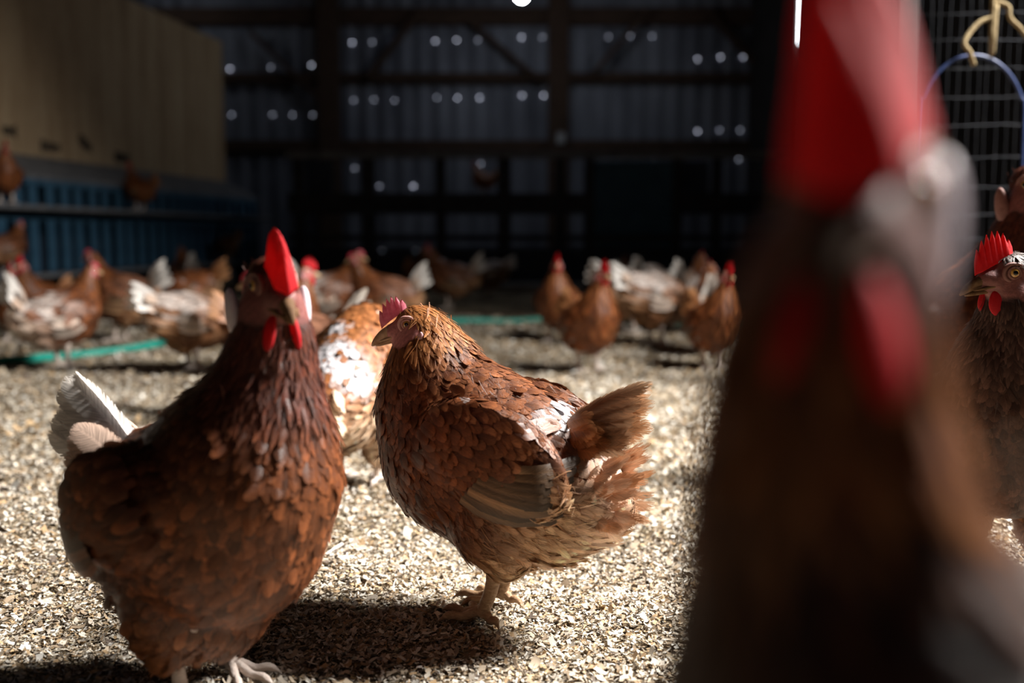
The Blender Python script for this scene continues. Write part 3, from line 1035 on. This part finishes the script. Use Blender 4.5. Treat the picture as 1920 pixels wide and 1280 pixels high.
def chestnut(brown=(.15, .045, .015), tip=(.25, .09, .036), neck=(.20, .062, .018), neck_tip=(.32, .12, .04), belly=(.38, .18, .08), belly_tip=(.58, .36, .21),
             white=None, speck=.012, pale_back=0.0, breast=None, cream=(), neck_k=(4.2, 5.4), var=.22):
    def f(P, N, k, rng):
        n = len(P)
        j = np.exp(rng.normal(0, var, (n, 1)))
        c0 = np.tile(np.array(brown), (n, 1)); c1 = np.tile(np.array(tip), (n, 1))
        if breast is not None:
            t = sst(k, 2.6, 3.6) * sst(-N[:, 2], -.35, .15)
            c0 = lerp(c0, breast, t); c1 = lerp(c1, np.array(breast) * 1.3, t)
        t = sst(k, *neck_k); c0 = lerp(c0, neck, t); c1 = lerp(c1, neck_tip, t)
        t = np.maximum(sst(-k, -2.5, -1.6) * sst(-N[:, 2], -.25, .25), sst(-P[:, 2], -.125, -.085))
        t = t * sst(-P[:, 0], -.09, -.03)
        c0 = lerp(c0, belly, t); c1 = lerp(c1, belly_tip, t)
        if pale_back:
            t = sst(-k, -3.4, -2.2) * sst(N[:, 2], -.2, .4) * pale_back * (rng.random(n) < .8)
            c0 = lerp(c0, (.50, .40, .35), t); c1 = lerp(c1, (.62, .54, .50), t)
        for (x, y, z, r) in cream:
            d = np.sqrt((P[:, 0] - x) ** 2 + (P[:, 1] - y) ** 2 + (P[:, 2] - z) ** 2)
            t = sst(-d, -r * 1.4, -r * .6) * (rng.random(n) < .8)
            c0 = lerp(c0, (.70, .46, .33), t); c1 = lerp(c1, (.78, .52, .36), t)
        if white is not None:
            for (x, y, z, r) in white:
                d = np.sqrt((P[:, 0] - x) ** 2 + (P[:, 1] - y) ** 2 + (P[:, 2] - z) ** 2)
                t = sst(-d, -r * 1.25, -r * .75)
                t = t * (rng.random(n) < .86)
                c0 = lerp(c0, (.56, .52, .54), t); c1 = lerp(c1, (.68, .65, .67), t)
        sp = rng.random(n) < speck
        c0[sp] = c0[sp] * .8 + .12; c1[sp] = c1[sp] * .6 + .30
        return c0 * j, np.minimum(c1 * j, .9)
    return f


# ---- the sharp hen in the middle
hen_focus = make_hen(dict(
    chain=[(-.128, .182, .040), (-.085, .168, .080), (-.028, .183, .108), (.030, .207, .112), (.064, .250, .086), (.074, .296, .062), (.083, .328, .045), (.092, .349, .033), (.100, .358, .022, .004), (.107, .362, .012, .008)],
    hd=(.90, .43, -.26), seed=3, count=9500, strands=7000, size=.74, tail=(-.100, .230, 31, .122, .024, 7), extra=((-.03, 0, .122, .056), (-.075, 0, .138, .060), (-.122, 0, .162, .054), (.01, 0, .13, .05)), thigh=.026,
    col=chestnut(brown=(.085, .024, .009), tip=(.215, .073, .027), neck=(.24, .080, .022), neck_tip=(.44, .185, .06), belly=(.46, .21, .085), belly_tip=(.80, .52, .31), speck=.0015,  # body brown deepened to put the flank's shade into the feathers
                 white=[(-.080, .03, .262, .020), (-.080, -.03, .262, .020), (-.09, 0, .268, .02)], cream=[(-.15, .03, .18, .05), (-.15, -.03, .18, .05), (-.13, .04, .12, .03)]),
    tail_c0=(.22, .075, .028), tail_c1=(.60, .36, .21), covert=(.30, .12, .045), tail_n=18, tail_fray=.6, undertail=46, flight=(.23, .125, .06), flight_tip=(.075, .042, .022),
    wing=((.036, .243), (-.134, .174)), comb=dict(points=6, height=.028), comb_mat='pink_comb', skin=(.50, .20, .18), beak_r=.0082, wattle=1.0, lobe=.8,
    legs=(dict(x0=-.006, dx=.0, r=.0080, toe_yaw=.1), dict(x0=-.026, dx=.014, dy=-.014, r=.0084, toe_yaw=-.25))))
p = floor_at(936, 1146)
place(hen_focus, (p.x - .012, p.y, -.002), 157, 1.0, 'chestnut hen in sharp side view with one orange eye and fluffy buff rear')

# ---- the tall hen at the left
hen_left = make_hen(dict(
    chain=[(-.088, .205, .044), (-.060, .185, .076), (-.022, .180, .104), (.028, .190, .112), (.062, .235, .098), (.084, .285, .070), (.098, .330, .049), (.106, .372, .039), (.111, .405, .030, -.004), (.118, .424, .014, -.008)],
    hd=(.89, -.46, -.20), hs=1.28, seed=8, count=9000, strands=2500, size=.66, tail=(-.088, .212, 42, .150, .034, 4), tail_open=.4, wide=.92, extra=((-.02, 0, .10, .065), (-.06, 0, .125, .062), (.02, 0, .11, .06)),
    col=chestnut(brown=(.070, .019, .007), tip=(.14, .044, .015), neck=(.075, .018, .011), neck_tip=(.13, .038, .020), belly=(.13, .042, .015), belly_tip=(.24, .095, .038), breast=(.15, .046, .015), speck=.001, var=.34,
                 white=[(-.115, 0, .255, .02)]),
    tail_c0=(.80, .76, .77), tail_c1=(.82, .76, .70), covert=(.62, .45, .36), tail_n=10, tail_fray=.2, flight=(.10, .035, .016), flight_tip=(.15, .055, .025),
    wing=((.052, .232), (-.078, .178)), beak=.021, beak_mat='dark_beak', skin=(.22, .07, .06), comb=dict(height=.035, th=.014, points=6, lean=-.10), comb_mat='red_comb', wattle=1.6, lobe=1.75, lobe_mat='pale_lobe', lobe_both=True, lobe_out=.0035, wattle_out=.003, eye=.0060, lid_mat='dark_lid',
    legs=(dict(x0=.005, dx=.0), dict(x0=-.01, dx=-.01)), leg_mat='pale_leg'))
p = floor_at(390, 1290)
place(hen_left, (p.x, p.y, -.002), -32, 1.0, 'tall dark chestnut hen with upright red comb and raised white tail')

# ---- the hen seen from behind between those two
hen_behind = make_hen(dict(
    chain=[(-.130, .165, .05), (-.085, .168, .085), (-.03, .18, .108), (.03, .215, .110), (.065, .255, .085), (.10, .275, .062), (.13, .27, .045), (.152, .255, .034), (.168, .24, .026), (.18, .23, .016)],
    hd=(1, 0, -.5), seed=12, count=4500, strands=2000, size=.72, fray=1.5, tail=(-.135, .185, -22, .115, .026, 16),
    col=chestnut(brown=(.26, .09, .028), tip=(.34, .13, .045), belly=(.58, .36, .22), belly_tip=(.76, .58, .42), white=[(-.085, 0, .25, .050), (-.02, .02, .30, .022), (-.10, .045, .21, .035), (-.10, -.04, .22, .04)]),
    tail_c0=(.84, .74, .60), tail_c1=(.86, .80, .68), covert=(.74, .56, .42), tail_fray=.3, flight=(.5, .36, .26), flight_tip=(.6, .45, .34), leg_mat='pale_leg'))
p = floor_at(668, 902)
place(hen_behind, (p.x, p.y, -.002), 78, 1.0, 'hen seen from behind with a white patch on its back and drooping cream tail')

# ---- the dark hen at the right edge
hen_right = make_hen(dict(
    chain=[(-.135, .215, .045), (-.095, .20, .082), (-.04, .195, .110), (.03, .21, .116), (.068, .25, .096), (.086, .295, .070), (.100, .335, .048), (.108, .372, .036), (.114, .400, .026, -.004), (.120, .416, .013, -.008)],
    hd=(.58, -.81, -.12), hs=1.2, beak_mat='dark_beak', lid_mat='dark_lid', skin=(.25, .09, .08), seed=15, count=7000, strands=2000, size=.72, tail=(-.130, .235, 40, .12, .028, 14),
    col=chestnut(brown=(.050, .021, .013), tip=(.13, .065, .045), neck=(.04, .016, .011), neck_tip=(.14, .075, .055), belly=(.26, .095, .025), belly_tip=(.36, .15, .045), breast=(.06, .024, .014), speck=.001,
                 white=[(.10, -.085, .165, .02)]),
    tail_c0=(.5, .4, .35), tail_c1=(.6, .5, .45), covert=(.2, .09, .05), comb=dict(length=.042, height=.034, th=.008, points=7), comb_mat='red_comb', wattle=1.3, lobe=1.1))
place(hen_right, (.662, 1.31, .008), -118, 1.0, 'dark brown hen with serrated red comb cut off by the right picture edge')

hen_edge = copy_hen(hen_left)
for ch in hen_edge.children:
    if ch.name.startswith('ear_lobe'):
        ch.data = ch.data.copy(); ch.data.materials[0] = M['dark_lid']
place(hen_edge, (.755, 1.74, -.002), -50, 1.30, 'tall hen looking over the dark red-combed hen, bare reddish face only partly visible')

# ---- the hen right in front of the camera
hen_near = make_hen(dict(
    chain=[(-.150, .205, .045), (-.105, .185, .085), (-.04, .178, .115), (.03, .190, .118), (.066, .235, .096), (.090, .285, .058), (.106, .330, .036), (.111, .372, .028), (.109, .402, .024), (.104, .424, .014)],
    hd=(.56, .83, -.06), hs=.95, seed=21, count=3000, tail=(-.150, .235, 42, .135, .034, 13), wide=.9,
    col=chestnut(brown=(.040, .012, .006), tip=(.09, .03, .013), neck=(.16, .045, .013), neck_tip=(.40, .16, .06), speck=.005, neck_k=(5.6, 7.0), belly=(.06, .02, .01)),  # breast and lower neck near black: shade worked into the plumage
    tail_c0=(.80, .76, .77), tail_c1=(.82, .76, .70), covert=(.62, .45, .36), comb=dict(length=.072, height=.058, th=.021, points=6, lean=-.06), comb_mat='red_comb', wattle=1.6, lobe=.8, lobe_left=2.0, lobe_mat='pale_lobe', wattle_f=.022, wattle_out=.003, beak_mat='black_beak', lid_mat='dark_lid', beak=.022, skin=(.14, .05, .04), lobe_up=.013))  # left ear lobe enlarged and whitened for sunlight; face and beak darkened as shade
place(hen_near, (.207, .272, -.002), 186, 1.13, 'huge blurred hen close to the camera with red comb, wattles and ear lobe whitened as if sunlit')

# ---- the flock behind: five kinds, then copies
STAND = [(-.145, .215, .045), (-.10, .20, .08), (-.035, .19, .108), (.03, .20, .108), (.07, .235, .088), (.09, .275, .062), (.105, .31, .046), (.115, .345, .034), (.122, .37, .026), (.13, .38, .016)]
ALERT = [(-.145, .205, .045), (-.10, .19, .08), (-.04, .18, .11), (.03, .19, .116), (.068, .235, .098), (.088, .285, .068), (.100, .325, .046), (.108, .36, .034), (.113, .39, .027), (.12, .405, .016)]
FEED = [(-.135, .265, .045), (-.09, .24, .08), (-.035, .212, .11), (.03, .195, .11), (.085, .185, .085), (.125, .165, .058), (.152, .135, .042), (.168, .105, .031), (.178, .082, .024), (.188, .066, .016)]
WHITE_T = dict(tail_c0=(.80, .74, .70), tail_c1=(.86, .82, .78), covert=(.66, .50, .40))
BROWN_T = dict(tail_c0=(.30, .11, .04), tail_c1=(.45, .22, .10), covert=(.32, .13, .05))
proto = {
    'white_tail': make_hen(dict(chain=STAND, hd=(1, 0, -.1), hi=False, seed=31, tail=(-.145, .245, 48, .125, .032, 15), col=chestnut(pale_back=.1, speck=.02), leg_mat='pale_leg', **WHITE_T)),
    'pale': make_hen(dict(chain=STAND, hd=(1, .1, -.1), hi=False, seed=32, tail=(-.145, .245, 62, .125, .032, 13), col=chestnut(pale_back=1.0, speck=.03, belly=(.6, .42, .32), belly_tip=(.75, .62, .52)), flight=(.58, .45, .37), flight_tip=(.66, .54, .46), leg_mat='pale_leg', **WHITE_T)),
    'alert': make_hen(dict(chain=ALERT, hd=(1, .15, -.1), hi=False, seed=33, tail=(-.145, .235, 40, .12, .03, 14), col=chestnut(brown=(.18, .05, .015), tip=(.26, .09, .03), speck=.01, belly=(.26, .09, .03), belly_tip=(.36, .15, .06)), hs=1.12, comb=dict(length=.050, height=.042, th=.014, lean=.06), comb_mat='red_comb', wattle=1.8, leg_mat='pale_leg', **BROWN_T)),
    'feed_pale': make_hen(dict(chain=FEED, hd=(.5, 0, -.85), hi=False, seed=34, tail=(-.135, .285, 25, .13, .033, 15), col=chestnut(pale_back=1.0, speck=.03, brown=(.22, .08, .03), tip=(.36, .19, .10)), flight=(.58, .45, .37), flight_tip=(.66, .54, .46), wing=((.075, .225), (-.10, .20)), leg_mat='pale_leg', **WHITE_T)),
    'feed_brown': make_hen(dict(chain=FEED, hd=(.5, 0, -.85), hi=False, seed=35, tail=(-.135, .285, 40, .12, .03, 15), col=chestnut(speck=.02), comb=dict(length=.045, height=.034, th=.009), comb_mat='red_comb', wing=((.075, .225), (-.10, .20)), leg_mat='pale_leg', **BROWN_T)),
}
FLOCK = 'hens standing about in the barn behind'
flock = [  # kind, px, distance Y, yaw, scale, label
    ('pale', 118, 3.55, 52, .93, 'pale-winged hen with upright cream tail standing left of the white-tailed brown hen'),
    ('alert', 30, 4.5, -70, .80, 'dim brown hen at the left edge under the blue nest boxes'),
    ('alert', 78, 4.9, -110, .84, 'dim hen with pink comb behind the upright cream tail'),
    ('white_tail', 226, 4.5, 168, 1.02, 'brown hen with pale tail raised to the right, near the blue nest boxes'),
    ('feed_pale', 362, 3.47, 42, .88, 'pale hen with head down and long white tail pointing left'),
    ('feed_brown', 350, 4.95, 176, .95, 'brown hen bent low with red comb, behind the white-tailed feeding hen'),
    ('white_tail', 352, 7.2, 120, 1.0, 'distant dim hen with tail up in front of the nest boxes'),
    ('white_tail', 550, 2.6, 163, .93, 'brown hen with white tail directly behind the tall dark hen'),
    ('alert', 518, 3.35, 8, .88, 'hen with bright pink comb facing right beyond the tall hen'),
    ('white_tail', 716, 4.7, 172, .97, 'brown hen with thick white tail, farther back above the sharp hen'),
    ('pale', 622, 4.72, 20, 1.0, 'hen with slim cream tail left of the thick white tail'),
    ('white_tail', 842, 6.5, 165, 1.02, 'brown hen with thin pale tail standing near the far frame'),
    ('alert', 790, 7.3, -60, .95, 'dim dark hen beside the far thin-tailed hen'),
    ('feed_pale', 915, 7.7, 165, .9, 'faint farthest hen bent low before the perch frame'),
    ('alert', 1045, 4.5, -95, .88, 'dark hen looking out behind the red-faced hen'),
    ('alert', 1103, 3.5, -68, .86, 'orange-brown hen with red face walking toward the camera on pale legs'),
    ('feed_pale', 1178, 4.8, 38, 1.0, 'cream-backed feeding hen, leftmost of the huddle at right'),
    ('pale', 1165, 5.9, 75, .9, 'hen with cream tail at the back left of the huddle'),
    ('feed_pale', 1222, 5.3, 62, 1.02, 'pale feeding hen in the middle back of the huddle'),
    ('feed_pale', 1232, 4.3, 25, 1.0, 'buff-backed feeding hen in the middle front of the huddle'),
    ('pale', 1296, 4.9, 60, .98, 'hen whose white tail rises highest in the huddle at right'),
    ('white_tail', 1330, 4.0, 80, .92, 'pale-tailed hen at the right end of the huddle'),
    ('alert', 1338, 3.55, -75, .84, 'dark chestnut hen half hidden by the huge blurred hen'),
    ('feed_brown', 1745, 2.15, 160, 1.05, 'orange-brown hen glimpsed between the blurred hen and the right-edge hen'),
]
used = set()
for kind, px, Y, yaw, sc, label in flock:
    o = proto[kind] if kind not in used else copy_hen(proto[kind])
    used.add(kind)
    q = at(px, 640, Y)
    place(o, (q.x, Y, -.004), yaw, sc, label, FLOCK)

# ------------------------------------------------------------------ nesting boxes along the left
nest = empty('nesting_box_unit', (-2.70, 9.5, 0), -math.atan(.13))
tag(nest, 'long row of blue nesting boxes with plywood front above, along the left side', 'nest box')
LN = 5.9
link('plywood_panel', box_mesh('plywood_panel', (-.03, -LN, .985), (0, 0, 2.27), .003), M['ply'], nest, False)
link('cabinet', box_mesh('cabinet', (-.62, -LN, .16), (-.035, -.01, 2.22), .003), M['roof'], nest, False)
bm = bmesh.new()
V4 = [(0, .985), (.30, .835), (.30, .81), (0, .96)]
vs = [[bm.verts.new((x, y, z)) for x, z in V4] for y in (-LN, .02)]
for i in range(4):
    bm.faces.new((vs[0][i], vs[0][(i + 1) % 4], vs[1][(i + 1) % 4], vs[1][i]))
bm.faces.new(vs[0]); bm.faces.new(vs[1][::-1])
link('sloping_lid', bm_mesh('sloping_lid', bm), M['grey_metal'], nest, False)
for z0, z1 in ((.645, .81), (.25, .60)):
    link('back_panel', box_mesh('back_panel', (-.03, -LN, z0), (.08, 0, z1)), M['dark_blue'], nest, False)
    link('tier_floor', box_mesh('tier_floor', (.082, -LN, z0 - .02), (.34, 0, z0), .003), M['dark_blue'], nest, False)
    me = box_mesh('curtain_strip', (.285, -.045, z0 + .004), (.297, .045, z1 - .004), .003)
    me.materials.append(M['blue'])
    for i in range(36):
        o = bpy.data.objects.new('curtain_strip', me); C.objects.link(o)
        o.location = (random.Random(i).uniform(-.008, .004), -.08 - i * .162, 0); o.parent = nest
    link('header_strip', box_mesh('header_strip', (.283, -LN, z1 - .035), (.3, 0, z1), .003), M['blue'], nest, False)
    link('perch_rail', tubes_mesh('perch_rail', [([(.42, -LN, z0 - .01), (.42, -LN / 2, z0 - .01), (.42, .05, z0 - .01)], .016, 10, 1.0)]), M['grey_metal'], nest)
me = box_mesh('support_bracket', (.08, -.012, -.02), (.43, .012, .225), .003); me.materials.append(M['dark_metal'])
for i in range(5):
    o = bpy.data.objects.new('support_bracket', me); C.objects.link(o); o.location = (0, -.05 - i * 1.4, 0); o.parent = nest
link('end_panel', box_mesh('end_panel', (-.03, .0, .16), (.30, .02, .83), .003), M['dark_blue'], nest, False)
# stamped marks low on the plywood, too blurred in the photograph to read
rr = random.Random(4)
for yy, zz, wd, tl in ((-3.25, 1.12, .14, 0), (-2.82, 1.06, .22, 0), (-2.40, 1.12, .16, 1), (-1.90, 1.06, .22, 0)):
    bm = bmesh.new()
    for i in range(7):
        y = yy - wd / 2 + wd * (i + .5) / 7
        hgt = rr.uniform(.02, .045)
        z = zz + (.03 * (3 - i) / 3 if tl else 0)
        add_box(bm, (.0005, y - wd * .05, z - hgt), (.003, y + wd * .05, z + hgt))
    tag(link('stamp_mark', bm_mesh('stamp_mark', bm), M['ink'], nest, False), 'dark stamped mark')
nm = nest.matrix_basis.copy()
nm = Matrix.Translation(nest.location) @ Matrix.Rotation(nest.rotation_euler.z, 4, 'Z')
for kind, yl, z, yaw, sc, label in (
        ('alert', -2.45, .651, 150, .74, 'hen perched on the upper rail of the blue nest boxes, near the middle'),
        ('alert', -3.93, .651, -60, .74, 'hen perched on the upper nest box rail, at the left picture edge'),
        ('white_tail', -3.95, .256, 70, .74, 'hen perched on the lower nest box rail, at the left picture edge'),
        ('feed_brown', -1.00, .256, 150, .7, 'dark hen perched on the lower nest box rail, toward its far end')):
    o = copy_hen(proto[kind])
    place(o, nm @ Vector((.42, yl, z)), yaw, sc, label, 'hens perched on the nest boxes')

# ------------------------------------------------------------------ perch frame (aviary tier) before the back wall
av = empty('perch_frame', (0, 8.75, 0))
tag(av, 'dark multi-tier perch frame with shelves and blue panel before the back wall', 'perch frame')
XL, XR = -1.95, 2.45


def zx(px, py): q = at(px, py, 8.75); return q.x, q.z


for px in (560, 690, 826, 945, 1050, 1105, 1270, 1345):
    x = zx(px, 300)[0]
    wd = .045 if px not in (690, 945) else .06
    link('upright', box_mesh('upright', (x - wd, -.03, -.02), (x + wd, .03, 1.19), .004), M['dark_metal'], av, False)
for py, hh, mat, nm_ in ((291, .03, 'grey_metal', 'top_rail'), (446, .028, 'dark_metal', 'middle_rail'), (466, .016, 'dark_blue', 'lower_rail')):
    z = zx(0, py)[1]
    link(nm_, box_mesh(nm_, (XL, -.05, z - hh), (XR, -.032, z + hh), .003), M[mat], av, False)
z0, z1 = zx(0, 398)[1], zx(0, 362)[1]
link('shelf', box_mesh('shelf', (XL, -.02, z0), (XR, .85, z1), .004), M['dark_metal'], av, False)
link('skirting_panel', box_mesh('skirting_panel', (XL, -.02, .06), (XR, .02, zx(0, 470)[1]), .003), M['dark_blue'], av, False)
a, b = zx(1112, 302), zx(1266, 470)
link('blue_panel', box_mesh('blue_panel', (a[0], -.028, b[1]), (b[0], -.005, a[1]), .003), M['blue'], av, False)
for px in (600, 1310):
    a = zx(px - 28, 300); b = zx(px + 22, 392)
    link('side_panel', box_mesh('side_panel', (a[0], .1, b[1]), (b[0], .12, a[1]), .003), M['dark_blue'], av, False)
o = box_mesh('kerb', (-1.0, 8.42, -.02), (.62, 8.52, .075), .008)
tag(link('floor_board', o, M['concrete'], smooth=False), 'pale grey board lying on the floor along the foot of the perch frame', 'board')
o = copy_hen(proto['alert'])
place(o, (zx(905, 350)[0], 8.9, z1), 160, .62, 'black silhouette of a hen on the shelf of the perch frame', 'hens perched on the frame')

# ------------------------------------------------------------------ lamps
p = at(978, -9, 9.0)
lamp = tag(empty('bulb_lamp', p), 'bright bare bulb hanging under the roof at the top centre', 'lamp')
bm = bmesh.new(); bmesh.ops.create_uvsphere(bm, u_segments=20, v_segments=14, radius=.055)
for v in bm.verts:
    if v.co.z > 0: v.co.x *= 1 - v.co.z * 6; v.co.y *= 1 - v.co.z * 6; v.co.z *= 1.3
link('bulb', bm_mesh('bulb', bm), M['bulb'], lamp)
link('socket', tubes_mesh('socket', [([(0, 0, .062), (0, 0, .09), (0, 0, .14)], [.024, .028, .02], 14, 1.0)]), M['dark_metal'], lamp)
link('cord', tubes_mesh('cord', [([(0, 0, .13), (0, 0, .3), (0, 0, 3.5 - p.z)], .006, 8, 1.0)]), M['dark_metal'], lamp)
p = at(288, -16, 10.2)
tl = tag(empty('tube_lamp', p, R(8)), 'lit tube lamp peeking over the plywood at the top left', 'lamp')
link('tube', tubes_mesh('tube', [([(-.19, 0, 0), (0, 0, 0), (.19, 0, 0)], .02, 10, 1.0)]), M['slit'], tl)
link('housing', box_mesh('housing', (-.22, -.04, .022), (.22, .04, .08), .004), M['dark_metal'], tl, False)
me = tubes_mesh('hanger', [([(0, 0, .08), (0, 0, .2), (0, 0, 3.5 - p.z)], .004, 6, 1.0)])
link('hanger', me, M['dark_metal'], tl)
p = at(1051, 259, YF - .13)
jb = box_mesh('junction_box', (-.045, -.03, -.06), (.045, .03, .06), .012)
tag(link('junction_box', jb, M['concrete'], smooth=False), 'small pale box fixed to the right timber post of the back wall', 'electrical box').location = p

# ------------------------------------------------------------------ teal hose lying in the litter
hp_ = [floor_at(-60, 684), floor_at(40, 674), floor_at(150, 662), floor_at(260, 652), floor_at(345, 640), floor_at(460, 624), floor_at(640, 612), floor_at(860, 607), floor_at(960, 605), floor_at(1060, 604), floor_at(1240, 605), floor_at(1420, 612)]
hp_ = [Vector((q.x, q.y, float(ground_z(q.x, q.y)) + .014 + .006 * math.sin(i * 2.2))) for i, q in enumerate(hp_)]
tag(link('hose', tubes_mesh('hose', [(smooth_path(hp_, 8), .017, 12, 1.0)]), M['hose']), 'teal hose running across the floor behind the hens', 'hose')

# ------------------------------------------------------------------ wire netting and the hanging bucket at the right
net = tag(empty('netting_panel', (1.42, 2.85, 0), R(-4)), 'fine wire netting panel stretched between dark posts at the right edge', 'netting')
items = []
rr = random.Random(9)
for i in range(31):
    x = -.30 + i * .027
    items.append(([(x + rr.uniform(-.004, .004), rr.uniform(-.004, .004), z) for z in np.linspace(.03, 1.45, 7)], .0006, 5, 1.0))
for i in range(18):
    z = .05 + i * .08 + rr.uniform(-.015, .015)
    items.append(([(x, rr.uniform(-.004, .004), z + rr.uniform(-.006, .006)) for x in np.linspace(-.31, .52, 7)], .0005, 5, 1.0))
link('wire_mesh', tubes_mesh('wire_mesh', items), M['wire'], net)
for x in (-.32, .55):
    link('post', box_mesh('post', (x - .03, -.03, -.02), (x + .03, .03, 1.5), .005), M['roof'], net, False)
link('top_bar', box_mesh('top_bar', (-.35, -.02, 1.45), (.58, .02, 1.5), .005), M['roof'], net, False)

BY = 2.38
top = at(1826, 104, BY)
bk = tag(empty('bucket', (top.x, BY, .06)), 'dark bucket hanging by a thin blue hoop handle at the right', 'bucket')
zt = top.z - .06
hw, zb = .128, .25
hoop = [(-hw, 0, zb - .02), (-hw, 0, zb + .2)] + [(-hw * math.cos(t), 0, zt - .17 + .17 * math.sin(t)) for t in np.linspace(.25, math.pi - .25, 15)] + [(hw, 0, zb + .2), (hw, 0, zb - .02)]
link('handle', tubes_mesh('handle', [(smooth_path(hoop, 4), .0042, 10, 1.0)]), M['hoop'], bk)
prof = [(0, 0), (.098, 0), (.104, .01), (.124, .25), (.129, .255), (.129, .265), (.121, .265), (.100, .015), (0, .012)]
bm = bmesh.new()
vs = [bm.verts.new((x, 0, z)) for x, z in prof]
es = [bm.edges.new((vs[i], vs[i + 1])) for i in range(len(vs) - 1)]
bmesh.ops.spin(bm, geom=vs + es, cent=(0, 0, 0), axis=(0, 0, 1), angle=2 * math.pi, steps=40)
bmesh.ops.remove_doubles(bm, verts=bm.verts, dist=.0004)
link('pail', bm_mesh('pail', bm), M['bucket'], bk)

k1, k2 = at(1826, 122, BY - .004), at(1808, 78, BY - .01)
rp = [k1, at(1818, 98, BY - .014), k2, at(1834, 44, BY), at(1862, 30, BY), at(1868, 8, BY), at(1864, -60, BY), at(1866, -400, BY)]
rp[-1].z = 3.5
rp2 = [at(1866, 2, BY + .004), at(1890, 12, BY), at(1894, 34, BY), at(1920, 62, BY), at(1945, 110, BY), at(1960, 200, BY)]
tag(link('hanging_rope', tubes_mesh('hanging_rope', [(smooth_path(rp, 6), .0056, 9, 1.0), (smooth_path(rp2, 6), .0052, 9, 1.0)]), M['rope']),
    'frayed tan rope knotted to the blue hoop handle at upper right', 'rope')
